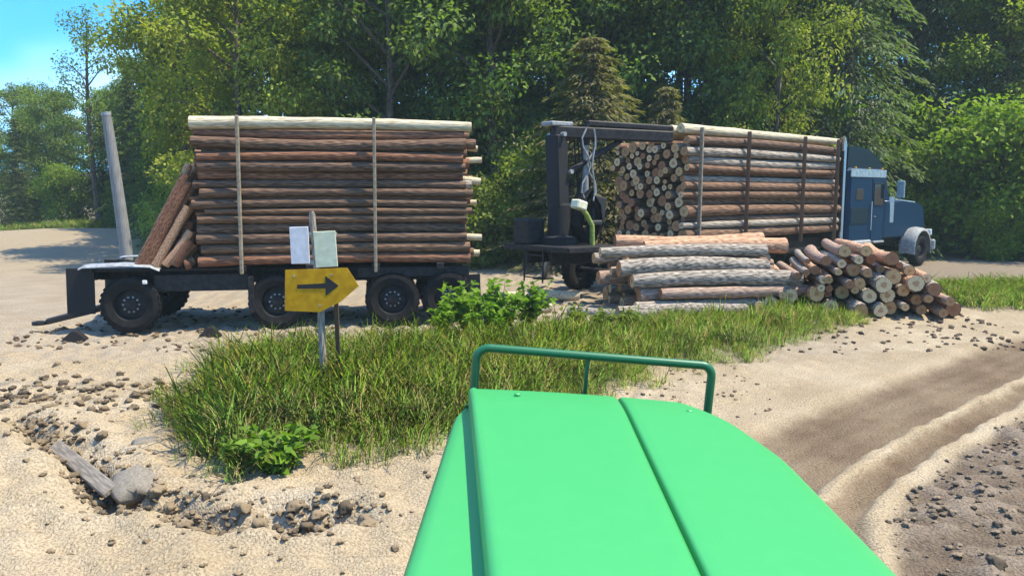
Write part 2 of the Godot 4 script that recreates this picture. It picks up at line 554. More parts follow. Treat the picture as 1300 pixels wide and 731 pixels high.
func build_litter() -> void:
	rng.seed = 90
	var xf := []; var co := []
	var put_clod := func(x: float, z: float, s: float, c: Color) -> void:
		var b := Basis.from_euler(Vector3(rng.randf() * .5, rng.randf() * TAU, rng.randf() * .5)).scaled(Vector3(s, s * rng.randf_range(.6, 1.), s))
		xf.append(Transform3D(b, Vector3(x, gy(x, z) + s * .25, z)))
		co.append(c)
	for i in 1200:      # turned soil along the gully
		var t := rng.randf() * (GULLY.size() - 1.01)
		var k := int(t)
		var p := GULLY[k].lerp(GULLY[k + 1], t - k) + Vector2(rng.randfn(0, .16), rng.randfn(0, .16))
		put_clod.call(p.x, p.y, rng.randf_range(.008, .034) * (2.0 if rng.randf() < .08 else 1.0), Color(1.0, .93, .8) * rng.randf_range(.35, 1.25))
	for i in 330:      # clods thrown up between the sand and the yard
		var x := rng.randf_range(-7.6, -3.6)
		var z := -9.3 - rng.randfn(0, .6) + (x + 5.5) * .15
		put_clod.call(x, z, rng.randf_range(.012, .055), Color(.9, .82, .7) * rng.randf_range(.3, 1.2))
	for i in 900:     # crumbs on the lumpy sand
		var x := rng.randf_range(-3.6, 3.2)
		var z := rng.randf_range(-12, -4.2)
		var d := track(Vector2(x, z))
		if d > 1.8 and poly_dist(Vector2(x, z), GRASS) > .05:
			put_clod.call(x, z, rng.randf_range(.006, .028), Color(1.25, 1.15, 1.0) * rng.randf_range(.6, 1.15))
	for i in 2600:     # gravel outside the road
		var x := rng.randf_range(1.8, 7.5)
		var z := rng.randf_range(-9.5, -3.5)
		var d := track(Vector2(x, z))
		if d < -.1 and d > -3.5:
			put_clod.call(x, z, rng.randf_range(.006, .03) * (1.8 if rng.randf() < .06 else 1.), Color(.9, .85, .8) * rng.randf_range(.4, 1.3))
	for i in 1200:     # bark scraps and dirt under the trucks and piles
		var x := rng.randf_range(-8.5, 9)
		var z := rng.randf_range(-17, -12)
		put_clod.call(x, z, rng.randf_range(.012, .05), Color(.7, .6, .5) * rng.randf_range(.35, 1.2))
	scatter("soil_clods", "dark crumbled soil clods and pebbles strewn over the sand", lump_mesh(3, .5), M.clod, xf, co)

# ---------------------------------------------------------------- grass and plants
func tuft_mesh(blades: int, hh: float, spread: float, lean: float, wide: float, seed_: int) -> ArrayMesh:
	rng.seed = seed_
	var v := PackedVector3Array(); var n := PackedVector3Array(); var c := PackedColorArray(); var ix := PackedInt32Array()
	for i in blades:
		var a := rng.randf() * TAU
		var o := Vector3(cos(a), 0, sin(a)) * sqrt(rng.randf()) * spread
		var dir := Vector3(cos(a + rng.randfn(0, .8)), 0, sin(a + rng.randfn(0, .8)))
		var L := hh * rng.randf_range(.55, 1.1)
		var side := dir.cross(Vector3.UP) * wide
		var bend := lean * rng.randf_range(.3, 1.3)
		var col := Color(.29, .50, .10) * rng.randf_range(.7, 1.3)
		if rng.randf() < .2:
			col = Color(.42, .37, .18) * rng.randf_range(.8, 1.2)
		col.a = 1
		var s := v.size()
		var nn := (Vector3.UP * 1.5 - dir * .5 + Vector3(rng.randfn(0, .3), 0, rng.randfn(0, .3))).normalized()
		for k in 3:
			var t: float = [0., .5, .85][k]
			var q := o + Vector3.UP * L * (t - .12 * bend * t * t) + dir * L * bend * t * t
			v.append(q - side * (1. - t * .6)); v.append(q + side * (1. - t * .6))
			n.append(nn); n.append(nn); c.append(col); c.append(col)
		v.append(o + Vector3.UP * L * (1 - .12 * bend) + dir * L * bend); n.append(nn); c.append(col)
		for k in 2:
			var b := s + k * 2
			ix.append_array([b, b + 1, b + 2, b + 1, b + 3, b + 2])
		ix.append_array([s + 4, s + 5, s + 6])
	return colored(v, n, c, ix)

func build_grass() -> void:
	var tm := tuft_mesh(22, .43, .16, 1.0, .007, 12)
	var xf := []; var co := []
	rng.seed = 33
	for i in 26000:
		var x := rng.randf_range(-5.6, 7.0)
		var z := rng.randf_range(-15.3, -6.4)
		var p := Vector2(x, z)
		var d := poly_dist(p, GRASS) + n_mid.get_noise_2d(x, z) * .5
		var keep := smoothstep(.45, -.35, d)
		if x < -3.2:
			keep *= smoothstep(-4.8, -3.0, x + n_mid.get_noise_2d(x * 2, z * 2) * .8)
		if x > -1.0:
			keep *= 1.0
		if rng.randf() > keep * .42:
			continue
		var s := rng.randf_range(.65, 1.2) * (.65 + .45 * smoothstep(.2, -.8, d)) * (1.0 if x < 1.0 else .8)
		var b := Basis.from_euler(Vector3(rng.randfn(0, .08), rng.randf() * TAU, rng.randfn(0, .08))).scaled(Vector3(s, s * rng.randf_range(.8, 1.15), s))
		xf.append(Transform3D(b, Vector3(x, gy(x, z) - .01, z)))
		var yel := clampf(n_patch.get_noise_2d(x * 1.5, z * 1.5 + 50) * 1.2 + .3, 0, 1)
		var cc := Color(1, 1, 1).lerp(Color(1.25, 1.1, .9), yel) * rng.randf_range(.8, 1.2)
		if x < -3.4:
			cc = cc.lerp(Color(1.5, 1.15, 1.3), .6)
		co.append(cc)
	for i in 5200:   # verge by the far road and the strip before the distant trees
		var x: float; var z: float
		if i % 2:
			x = rng.randf_range(9.8, 17); z = -18.6 - (x - 11) * .25 + rng.randfn(0, .8)
		else:
			x = rng.randf_range(-34, -14); z = -rng.randf_range(42, 46)
		var s := rng.randf_range(.7, 1.3)
		xf.append(Transform3D(Basis(Vector3.UP, rng.randf() * TAU).scaled(Vector3(s, s * .8, s) * (1.0 if i % 2 else 1.7)), Vector3(x, gy(x, z) - .01, z)))
		co.append(Color(1.2, 1.2, 1) * rng.randf_range(.8, 1.2))
	scatter("tall_grass", "tall green grass growing on the bank and verges", tm, M.grass_blade, xf, co)

func leaf(v: PackedVector3Array, n: PackedVector3Array, c: PackedColorArray, ix: PackedInt32Array, p: Vector3, nn: Vector3, along: Vector3, L: float, w: float, col: Color) -> void:
	# one pointed leaf folded along its rib
	var side := along.cross(nn).normalized()
	var s := v.size()
	v.append(p); v.append(p + along * L * .45 + side * w + nn * w * .35); v.append(p + along * L - nn * L * .12); v.append(p + along * L * .45 - side * w + nn * w * .35)
	n.append(nn); n.append((nn - side * .3).normalized()); n.append(nn); n.append((nn + side * .3).normalized())
	c.append(col); c.append(col); c.append(col); c.append(col)
	ix.append_array([s, s + 2, s + 1, s, s + 3, s + 2])

func rand_dir() -> Vector3:
	var z := rng.randf_range(-1, 1)
	var a := rng.randf() * TAU
	var r := sqrt(1 - z * z)
	return Vector3(r * cos(a), z, r * sin(a))

func plant_meshes(hh: float, rr: float, stems: int, leaves: int, L: float, base: Color, seed_: int) -> Array:
	rng.seed = seed_
	var st := Builder.new()
	var v := PackedVector3Array(); var n := PackedVector3Array(); var c := PackedColorArray(); var ix := PackedInt32Array()
	for i in stems:
		var a := rng.randf() * TAU
		var out := Vector3(cos(a), 0, sin(a))
		var H := hh * rng.randf_range(.55, 1.)
		var tip := out * rr * rng.randf_range(.2, 1.) + Vector3.UP * H
		var foot := out * .04
		var mid := foot.lerp(tip, .5) + Vector3.UP * H * .12
		st.tube([foot, mid, tip], [.008, .006, .003], 5, false)
		for k in leaves:
			var t := rng.randf_range(.15, 1.)
			var p := foot.lerp(mid, t * 2) if t < .5 else mid.lerp(tip, t * 2 - 1)
			var d := (out * .4 + rand_dir()).normalized()
			d.y = d.y * .4 + .1
			d = d.normalized()
			var nn := (Vector3.UP + rand_dir() * .6)
			nn = (nn - d * nn.dot(d)).normalized()
			var col := base * rng.randf_range(.65, 1.3)
			col.a = 1
			leaf(v, n, c, ix, p, nn, d, L * rng.randf_range(.6, 1.15), L * .28, col)
	return [st.mesh(), colored(v, n, c, ix)]

func plant(called: String, label: String, x: float, z: float, ms: Array, mt: Material, sc: float, turn: float, group := "") -> void:
	var o := thing(called, label, "plant", at(x, gy(x, z) - .01, z, turn, Vector3.ONE * sc), group)
	part("stems", ms[0], M.grass_stem, o)
	part("foliage", ms[1], mt, o)

func build_plants() -> void:
	mat("grass_stem", lin(.12, .17, .05), .8)
	var weed := plant_meshes(.42, .34, 16, 16, .13, Color(.17, .27, .05), 7)
	plant("leafy_weed", "bright green leafy weed at the sandy foot of the grass bank", -2.02, -6.62, weed, M.leaf_bright, 1.0, .4)
	plant("leafy_weed", "small low weed beside the bright leafy weed on the sand edge", -2.45, -6.75, weed, M.leaf_light, .62, 2.0)
	var tall := plant_meshes(.95, .55, 20, 22, .17, Color(.19, .30, .045), 8)
	var k := 0
	for s in [[-.75, -13.5, 1.0], [-.2, -13.3, 1.1], [.3, -13.8, .9], [-1.2, -13.1, .7], [-.45, -12.7, .75]]:
		plant("tall_weed", "lush bright green weed clump growing by the trailer's rear wheels", s[0], s[1], tall, M.leaf_bright, s[2], k * 1.3, "weeds by the trailer's rear wheels")
		k += 1
	for s in [[1.1, -12.9, .55], [1.5, -12.6, .5], [1.9, -13.0, .5]]:
		plant("olive_weed", "low olive weed clump between the grass and the log piles", s[0], s[1], tall, M.leaf_olive, s[2], k * 1.3, "olive weeds before the log piles")
		k += 1

# ---------------------------------------------------------------- trees
func broadleaf(seed_: int, H: float, R: float, limbs: int, per: int, L: float, base: Color, low := .16) -> Array:
	rng.seed = seed_
	var wood := Builder.new()
	var v := PackedVector3Array(); var n := PackedVector3Array(); var c := PackedColorArray(); var ix := PackedInt32Array()
	var bend := Vector3(rng.randfn(0, .3), 0, rng.randfn(0, .3))
	var axis_at := func(t: float) -> Vector3:
		return Vector3.UP * H * t + bend * sin(t * 3.0) * .6
	var tp := []; var tr := []
	for i in 9:
		var t := i / 8.0 * .95
		tp.append(axis_at.call(t)); tr.append(H * .014 * (1.0 - t * .9) * (1.35 if i == 0 else 1.0) + .012)
	wood.tube(tp, tr, 9, false)
	var clumps := []
	for i in limbs:
		var t := low + (0.95 - low) * (i + rng.randf() * .6) / limbs
		var a := i * 2.4 + rng.randfn(0, .35)
		var prof := sin(PI * clampf((t - low * .6) / (1.02 - low * .6), 0, 1)) 
		var len := R * (.35 + .75 * prof) * rng.randf_range(.7, 1.12)
		var rise := rng.randf_range(.15, .75) + t * .5
		var s: Vector3 = axis_at.call(t)
		var d := Vector3(cos(a), rise, sin(a)).normalized()
		var e := s + d * len + Vector3.DOWN * len * .08
		var mid := s.lerp(e, .5) + Vector3.UP * len * .07
		wood.tube([s, mid, e], [.02 + len * .014, .012 + len * .008, .006], 5, false)
		for q in [[.45, .8], [.72, 1.], [1., 1.]]:
			clumps.append([(s.lerp(mid, q[0] * 2) if q[0] < .5 else mid.lerp(e, q[0] * 2 - 1)) + rand_dir() * .25, q[1]])
		for k in 3:
			var f := s.lerp(e, rng.randf_range(.5, .95))
			var g := f + (rand_dir() + d * .6 + Vector3.UP * .15).normalized() * len * rng.randf_range(.25, .45)
			wood.tube([f, g], [.012, .004], 4, false)
			clumps.append([g, .85])
	clumps.append([axis_at.call(.97), .9])
	clumps.append([axis_at.call(1.02), .6])
	for cl in clumps:
		var rad: float = (.42 + R * .13) * cl[1] * rng.randf_range(.7, 1.25)
		var tone := rng.randf_range(.78, 1.22)
		var hue := rng.randf()
		for k in int(per * cl[1]):
			var dd := rand_dir()
			var p: Vector3 = cl[0] + dd * rad * pow(rng.randf(), .45) * Vector3(1.1, .72, 1.1)
			var along := (dd * .7 + rand_dir() * .8 + Vector3.DOWN * .35).normalized()
			var nn := Vector3.UP * .9 + dd * .6 + rand_dir() * .7
			nn = (nn - along * nn.dot(along)).normalized()
			var col := base.lerp(Color(base.r * 1.5, base.g * 1.15, base.b * .8), hue * .5 + rng.randf() * .3) * tone * rng.randf_range(.75, 1.25)
			col.a = 1
			leaf(v, n, c, ix, p, nn, along, L * rng.randf_range(.7, 1.25), L * .30, col)
	return [wood.mesh(), colored(v, n, c, ix)]

func conifer(seed_: int, H: float, R: float, whorls: int, boughs: int, per: int, droop: float, base: Color, power := .85) -> Array:
	rng.seed = seed_
	var wood := Builder.new()
	var v := PackedVector3Array(); var n := PackedVector3Array(); var c := PackedColorArray(); var ix := PackedInt32Array()
	wood.tube([Vector3.ZERO, Vector3.UP * H * .5, Vector3.UP * H], [H * .014 + .03, H * .009 + .01, .01], 9, false)
	for i in whorls:
		var t := .06 + .93 * (i + rng.randf() * .5) / whorls
		var reach := R * pow(1.0 - t, power) + .12
		for j in boughs:
			var a := TAU * j / boughs + i * 1.1 + rng.randfn(0, .25)
			var len := reach * rng.randf_range(.65, 1.15)
			var o := Vector3(cos(a), 0, sin(a))
			var s := Vector3.UP * H * t
			var lift := rng.randf_range(-.05, .25)
			var pt := func(u: float) -> Vector3:
				return s + o * len * u + Vector3.UP * len * (lift * u - droop * u * u)
			if len > .5:
				wood.tube([s, pt.call(.5), pt.call(1.0)], [.012 + len * .006, .01, .004], 4, false)
			var tone := rng.randf_range(.7, 1.25)
			var side := o.cross(Vector3.UP)
			var cnt := int(per * (.25 + .75 * len / R))
			for k in cnt:
				var u := pow(rng.randf(), .7)
				var wd := len * .30 * (1.05 - u * .75)
				var off := rng.randf_range(-1, 1)
				var p: Vector3 = pt.call(u) + side * off * wd + Vector3.DOWN * absf(off) * wd * .35 + rand_dir() * .05
				var along := (o * .8 + side * off * .9 + Vector3.DOWN * (.15 + droop * .7) + rand_dir() * .3).normalized()
				var nn := Vector3.UP + rand_dir() * .6
				nn = (nn - along * nn.dot(along)).normalized()
				var col := base * tone * rng.randf_range(.7, 1.3)
				col.a = 1
				leaf(v, n, c, ix, p, nn, along, rng.randf_range(.16, .34), .035, col)
	return [wood.mesh(), colored(v, n, c, ix)]

var protos := {}
func tree(kind: String, label: String, x: float, z: float, sc: float, turn: float, tone: String, group := "", called := "", wide := 1.0) -> void:
	var ms: Array = protos[kind]
	var cat := "shrub" if kind.begins_with("bush") else "tree"
	var nm := called if called else {"maple": "broadleaf_tree", "birch": "broadleaf_tree", "spruc": "spruce_tree", "hemlo": "conifer_tree", "bush0": "shrub", "bush1": "shrub", "spars": "sparse_tree"}[kind.substr(0, 5)] as String
	var o := thing(nm, label, cat, at(x, gy(x, z) - .05, z, turn, Vector3(sc * wide, sc, sc * wide)), group)
	part("trunk" if cat == "tree" else "stems", ms[0], M.trunk, o)
	part("crown" if cat == "tree" else "foliage", ms[1], M[tone], o)

func build_trees() -> void:
	var G := Color(.135, .215, .062)
	protos.maple0 = broadleaf(101, 13, 3.3, 24, 125, .20, G, .12)
	protos.maple1 = broadleaf(102, 14, 3.0, 24, 125, .20, G, .20)
	protos.birch0 = broadleaf(103, 11, 2.7, 24, 130, .17, Color(.23, .29, .06), .12)
	protos.birch1 = broadleaf(104, 12, 2.5, 22, 130, .17, Color(.23, .29, .06), .18)
	protos.spruce0 = conifer(105, 12, 2.9, 34, 8, 60, .30, Color(.11, .145, .065))
	protos.spruce1 = conifer(106, 8.6, 2.9, 28, 9, 66, .38, Color(.19, .21, .105), .75)
	protos.hemlock0 = conifer(107, 16, 3.4, 40, 8, 70, .55, Color(.13, .175, .095), .6)
	protos.bush0 = broadleaf(108, 3.4, 1.7, 20, 80, .16, Color(.19, .28, .05), .05)
	protos.bush1 = broadleaf(109, 2.6, 1.5, 18, 80, .15, Color(.17, .25, .055), .05)
	protos.sparse0 = broadleaf(110, 12.5, 1.9, 20, 30, .17, G, .30)
	# --- the ones that can be told apart
	tree("birch0", "pale yellow-green broadleaf tree standing above the front of the log trailer", -9.2, -27.5, .98, .3, "leaf_light")
	tree("birch1", "tall yellow-green broadleaf tree beside the grey pole's leaf wall", -12.9, -31.5, 1.12, 1.1, "leaf_light")
	tree("birch1", "light green broadleaf tree close behind the trailer's log load", -6.6, -29, 1.05, 4.0, "leaf_light")
	tree("sparse0", "thin wispy half-bare tree against the open sky", -23.2, -44.5, .97, .8, "leaf_mid")
	tree("spruce1", "olive drooping spruce standing alone behind the loader boom", 2.5, -25.2, .87, .5, "leaf_olive", "", "", 1.3)
	tree("spruce1", "small olive spruce tucked under the lone drooping spruce", 5.0, -26.0, .70, 2.5, "leaf_olive")
	tree("birch0", "fresh green slender tree rising behind the truck's log load", 9.1, -28.3, 1.08, 2.2, "leaf_mid", "", "", .75)
	tree("hemlock0", "big grey-green drooping conifer standing behind the blue cab", 13.4, -32.0, 1.1, .2, "leaf_mid")
	tree("hemlock0", "tall grey-green conifer with hanging boughs beyond the truck's log load", 18.2, -36.0, 1.15, 2.9, "leaf_mid")
	tree("birch1", "bright green broadleaf tree at the bend of the far road", 20.4, -34.5, 1.05, .7, "leaf_bright")
	tree("bush0", "bright green shrub taller than a man by the far road", 19.0, -31.2, 1.5, .0, "leaf_bright", "", "", 1.15)
	# --- groups
	var k := 0
	for s in [[21.0, -30.4, 1.25], [22.0, -33.6, 1.7], [16.4, -32.6, 1.0], [23.4, -32, 1.5], [18.2, -29.8, .6], [20.2, -29.6, .7], [17.4, -34, 1.5]]:
		tree("bush%d" % (k % 2), "bright green leafy shrub crowding the edge of the far road", s[0], s[1], s[2], k * 1.7, "leaf_bright", "shrubs along the far road")
		k += 1
	for s in [[-4.6, -27.6, 1.0, 0, "dark green broadleaf tree behind the middle of the trailer's load"], [-2.6, -30.0, 1.1, 1, "tall dark broadleaf tree behind the rear stake of the trailer"], [-.3, -28.3, 1.05, 0, "broad dark tree filling the gap between trailer and loader"], [1.4, -30.5, 1.1, 1, "tall dark broadleaf tree rising behind the loader mast"],
			[-6.0, -33.0, 1.15, 1, "dark tree looking over the light green tree behind the trailer"], [4.0, -31.0, 1.15, 0, "dark broadleaf tree looming behind the olive drooping spruce"], [6.6, -30.6, 1.1, 1, "dark tree behind the loader boom's far end"], [7.2, -33.8, 1.2, 0, "tall shaded tree beside the fresh green slender tree"],
			[11.0, -33.0, 1.15, 1, "green tree between the slender tree and the big conifer"], [-1.5, -34.5, 1.2, 0, "shaded tall tree further back behind the trailer's rear end"]]:
		tree("maple%d" % s[3], s[4], s[0], s[1], s[2], k * 2.1, "leaf_dark" if k % 3 else "leaf_mid", "dark broadleaf trees behind the trucks")
		k += 1
	for s in [[-30.5, -51, .60, 0], [-28.0, -49, .62, 1], [-25.5, -50.5, .66, 0], [-33.5, -50, .63, 1], [-36.5, -52, .62, 0], [-22.5, -49, .74, 1], [-39, -55, .68, 0], [-19.8, -47.5, .80, 0], [-32, -55, .70, 1], [-27, -54, .72, 0], [-24, -54, .8, 1], [-20.5, -52, .95, 0], [-17.5, -46, .95, 1], [-35.5, -57, .72, 1]]:
		tree("maple%d" % s[3], "mid green broadleaf tree of the distant wood edge below the open sky", s[0], s[1], s[2], k * 2.1, "leaf_mid" if k % 2 else "leaf_dark", "distant trees below the open sky")
		k += 1
	for s in [[-24.2, -47, .66], [-21.0, -44, .72], [-18.3, -41, .78], [-29.5, -47.5, .6], [-16.4, -37.5, .82], [-15.0, -35, .7]]:
		tree("spruce0", "dark pointed spruce at the distant wood edge beyond the grey pole", s[0], s[1], s[2], k * 2.1, "leaf_mid", "dark spruces beyond the grey pole")
		k += 1
	for s in [[-10.5, -36, 1.1, 0], [-14.5, -39, .95, 1], [-8.2, -38, 1.15, 1], [9.4, -38, 1.3, 0], [13.8, -38, 1.3, 1], [18.0, -38, 1.25, 0], [22.0, -37, 1.2, 1], [26, -38, 1.2, 0], [2.6, -38, 1.3, 1], [-4, -40, 1.3, 0], [30, -40, 1.2, 1], [-12, -43, 1.2, 0], [-7, -45, 1.3, 1], [0, -44, 1.3, 0], [5.5, -43, 1.3, 1], [11.5, -44, 1.3, 0], [16, -45, 1.3, 1], [22, -44, 1.3, 0], [28, -45, 1.3, 1], [34, -43, 1.3, 0], [-2.4, -49, 1.3, 0], [7, -49, 1.3, 1], [-16.5, -46, 1.1, 0]]:
		tree("maple%d" % s[3], "broadleaf tree deep in the wood behind the front row", s[0], s[1], s[2], k * 2.1, "leaf_mid", "trees deep in the wood")
		k += 1
	for s in [[20.6, -33.5, 1.1], [23.5, -34.5, 1.0], [10.4, -30.5, .9]]:
		tree("spruce0", "dark spruce standing among the broadleaf trees beyond the far road", s[0], s[1], s[2], k * 2.1, "leaf_dark", "dark spruces beyond the far road")
		k += 1
	for s in [[-8.6, -26.2, .8], [-6.9, -26.6, .9], [-11.2, -29.0, 1.0], [-3.4, -26.2, .9], [-1.4, -26.4, 1.0], [.7, -26.6, .95], [3.6, -27.6, .9], [6.2, -27.6, 1.0], [8.0, -27.0, .8], [11.2, -28.4, .9], [-13.6, -33, 1.1], [-15.6, -38, 1.1], [-5.2, -26.4, .8]]:
		tree("bush%d" % (k % 2), "undergrowth shrub at the foot of the wood behind the trucks", s[0], s[1], s[2], k * 1.7, "leaf_dark", "undergrowth shrubs behind the trucks")
		k += 1
	for s in [[-19.5, -45.5, .9], [-22.5, -46.5, 1.], [-26.5, -47, 1.0], [-30, -48.5, 1.], [-33, -48.5, 1.1], [-17.4, -41.5, .9]]:
		tree("bush%d" % (k % 2), "low green shrub along the distant grass strip", s[0], s[1], s[2], k * 1.7, "leaf_mid", "shrubs along the distant grass strip")
		k += 1

# ---------------------------------------------------------------- logs
var log_meshes := []
func build_log_meshes() -> void:
	# unit logs: radius 1 and length 1 along x, uneven and a little bent
	for i in 6:
		rng.seed = 200 + i
		var f := FastNoiseLite.new()
		f.seed = 60 + i; f.frequency = 1.0
		var S := 14; var N := 20
		var taper := rng.randf_range(.70, .95)
		var by := rng.randf_range(-.45, .45); var bz := rng.randf_range(-.45, .45)
		var v := PackedVector3Array(); var uv := PackedVector2Array(); var ix := PackedInt32Array(); var n := PackedVector3Array()
		var ends := [[], []]
		for j in N + 1:
			var t := float(j) / N
			var o := Vector3(t - .5, by * sin(PI * t) - by * .6, bz * sin(PI * t) - bz * .6)
			for k in S + 1:
				var a := TAU * (k % S) / S
				var d := Vector3(0, cos(a), sin(a))
				var r := lerpf(1.0, taper, t) * (1 + .14 * f.get_noise_3d(t * 4, d.y * .9, d.z * .9) + .30 * maxf(0, f.get_noise_3d(t * 11 + 7, d.y * 1.6, d.z * 1.6) - .25))
				v.append(o + d * r); uv.append(Vector2(float(k) / S, t * 4.0))
				n.append(d)
				if (j == 0 or j == N) and k < S:
					ends[0 if j == 0 else 1].append(o + d * r)
		for j in N:
			for k in S:
				var a := j * (S + 1) + k
				ix.append_array([a, a + S + 1, a + 1, a + 1, a + S + 1, a + S + 2])
		var arr := []
		arr.resize(Mesh.ARRAY_MAX)
		arr[Mesh.ARRAY_VERTEX] = v; arr[Mesh.ARRAY_NORMAL] = n; arr[Mesh.ARRAY_TEX_UV] = uv; arr[Mesh.ARRAY_INDEX] = ix
		var m := ArrayMesh.new()
		m.add_surface_from_arrays(Mesh.PRIMITIVE_TRIANGLES, arr)
		var set_ := [m]
		for e in 2:
			var b := Builder.new()
			var c := Vector3()
			for q in ends[e]:
				c += q
			c /= S
			var nn := Vector3(-1 if e == 0 else 1, 0, 0)
			for k in S:
				var q0: Vector3 = ends[e][k]; var q1: Vector3 = ends[e][(k + 1) % S]
				var u0 := Vector2(.5 + .49 * cos(TAU * k / S), .5 + .49 * sin(TAU * k / S)); var u1 := Vector2(.5 + .49 * cos(TAU * (k + 1) / S), .5 + .49 * sin(TAU * (k + 1) / S))
				if e == 1:
					b.tri(c, q0, q1, nn, nn, nn, Vector2(.5, .5), u0, u1)
				else:
					b.tri(c, q1, q0, nn, nn, nn, Vector2(.5, .5), u1, u0)
			set_.append(b.mesh())
		log_meshes.append(set_)

func put_log(label: String, group: String, xf: Transform3D, r: float, len: float, bark: String, end: int, called := "log") -> Node3D:
	# xf: middle of the log, x along it
	var o := thing(called, label, "log", xf * Transform3D(Basis().scaled(Vector3(len, r, r)), Vector3()), group)
	var s: Array = log_meshes[rng.randi() % log_meshes.size()]
	part("bark", s[0], M[bark], o)
	part("cut_end", s[1], M["end_%d" % end], o)
	part("cut_end", s[2], M["end_%d" % ((end + 1) % 4)], o)
	return o

func pack(width: float, height: float, rmin: float, rmax: float, slope: float, most: int, one_sided := false) -> Array:
	# logs seen end-on dropped one by one into the lowest hollow: [x, y, r]
	var out := []
	while out.size() < most:
		var r := rng.randf_range(rmin, rmax)
		var best := 1e9; var bx := 0.0
		for i in 41:
			var x := lerpf(-width / 2 + r, width / 2 - r, i / 40.0)
			var y := r
			for c in out:
				var dx: float = absf(c[0] - x)
				var s: float = r + c[2]
				if dx < s:
					y = maxf(y, c[1] + sqrt(s * s - dx * dx))
			if one_sided and -x + r > width / 2 - (y - r) * slope + .02:
				continue
			if slope > 0 and not one_sided and absf(x) + r > width / 2 - (y - r) * slope + .02:
				continue
			if y < best - .001:
				best = y; bx = x
		if best + r > height:
			break
		out.append([bx, best, r])
	return out

func bark_pick(w: Array) -> String:
	return w[rng.randi() % w.size()]

func add_load(frame: Transform3D, x0: float, x1: float, y0: float, zmid: float, width: float, height: float, rmin: float, rmax: float, slope: float, most: int, barks: Array, ends: Array, label: String, group: String, jitter: float) -> Array:
	var stack := pack(width, height, rmin, rmax, slope, most)
	for s in stack:
		var flip := PI if rng.randf() < .5 else 0.0
		var len := (x1 - x0) * rng.randf_range(.955, 1.0)
		var mid := (x0 + x1) / 2 + rng.randfn(0, jitter)
		var b := Basis(Vector3.UP, rng.randfn(0, .22) * maxf(jitter - .06, 0)) * Basis(Vector3.RIGHT, rng.randf() * TAU) * Basis(Vector3.UP, flip)
		if jitter > .15:
			len *= rng.randf_range(.8, 1.0)
		var bk := bark_pick(barks)
		var size: String = "thick" if s[2] > lerpf(rmin, rmax, .66) else "thin" if s[2] < lerpf(rmin, rmax, .33) else "middling"
		var tone: String = {"bark_brown": "brown", "bark_red": "reddish", "bark_grey": "grey", "bark_dark": "dark brown", "bark_pale": "pale grey", "bark_tan": "tan"}[bk]
		var layer: String = "low" if s[1] < height * .33 else "high" if s[1] > height * .66 else "halfway up"
		put_log(label % [size, tone, layer], group, frame * Transform3D(b, Vector3(mid, y0 + s[1], zmid + s[0])), s[2] * .985, len, bk, ends[rng.randi() % ends.size()])
	return stack

# ---------------------------------------------------------------- wheels
func wheel(parent: Node3D, p: Vector3, R: float, w: float, dual := false) -> void:
	# axle along z, outer face towards +z
	var o := Node3D.new()
	o.name = "wheel"
	parent.add_child(o, true)
	o.position = p
	if not wheel_meshes.has(R):
		var t := Builder.new()
		var h := w / 2
		var ri := R * .56
		t.lathe([Vector2(ri, -h * .8), Vector2(R * .80, -h), Vector2(R * .95, -h * .9), Vector2(R, -h * .62), Vector2(R, -h * .2), Vector2(R * .985, -h * .15), Vector2(R * .985, h * .15), Vector2(R, h * .2), Vector2(R, h * .62), Vector2(R * .95, h * .9), Vector2(R * .80, h), Vector2(ri, h * .8)], 28)
		for k in 28:      # tread lugs on the shoulders
			for sd in [-1, 1]:
				var a: float = TAU * (k + .25 * sd) / 28
				t.box(Vector3(cos(a) * R, sin(a) * R, sd * h * .62), Vector3(.022, R * .12, h * .5), .005, Basis(Vector3.BACK, a))
		var r := Builder.new()
		r.lathe([Vector2(ri, -h * .8), Vector2(ri * .98, 0), Vector2(ri * .9, h * .1)], 22)
		r.lathe([Vector2(ri * .92, -h * .05), Vector2(ri * 1.0, h * .78), Vector2(ri * 1.04, h * .84), Vector2(ri * 1.04, h * .76)], 22)
		r.lathe([Vector2(ri * .93, h * .05), Vector2(ri * .55, h * .22), Vector2(ri * .40, h * .22), Vector2(ri * .36, h * .6), Vector2(ri * .2, h * .68), Vector2(.001, h * .68)], 22)
		var nuts := Builder.new()
		for k in 10:
			var a := TAU * k / 10
			nuts.box(Vector3(cos(a) * ri * .48, sin(a) * ri * .48, h * .27), Vector3(.035, .035, .05), .008)
		wheel_meshes[R] = [t.mesh(), r.mesh(), nuts.mesh()]
	var q: Array = wheel_meshes[R]
	part("tyre", q[0], M.rubber, o)
	part("rim", q[1], M.steel_dark, o)
	part("wheel_nuts", q[2], M.steel_pale, o).set_meta("kind", "stuff")

var wheel_meshes := {}

func beam(called: String, parent: Node, a: Vector3, b: Vector3, w: float, h: float, mt: Material, bev := .01) -> MeshInstance3D:
	var B := Builder.new()
	var d := b - a
	var xd := d.normalized()
	var up := Vector3.UP if absf(xd.y) < .95 else Vector3.BACK
	var zd := xd.cross(up).normalized()
	B.box((a + b) / 2, Vector3(d.length(), h, w), bev, Basis(xd, zd.cross(xd), zd))
	return part(called, B, mt, parent)

func pipe(called: String, parent: Node, pts: Array, r: float, mt: Material, sides := 8) -> MeshInstance3D:
	var B := Builder.new()
	var rr := []
	for p in pts:
		rr.append(r)
	B.tube(pts, rr, sides)
	return part(called, B, mt, parent)

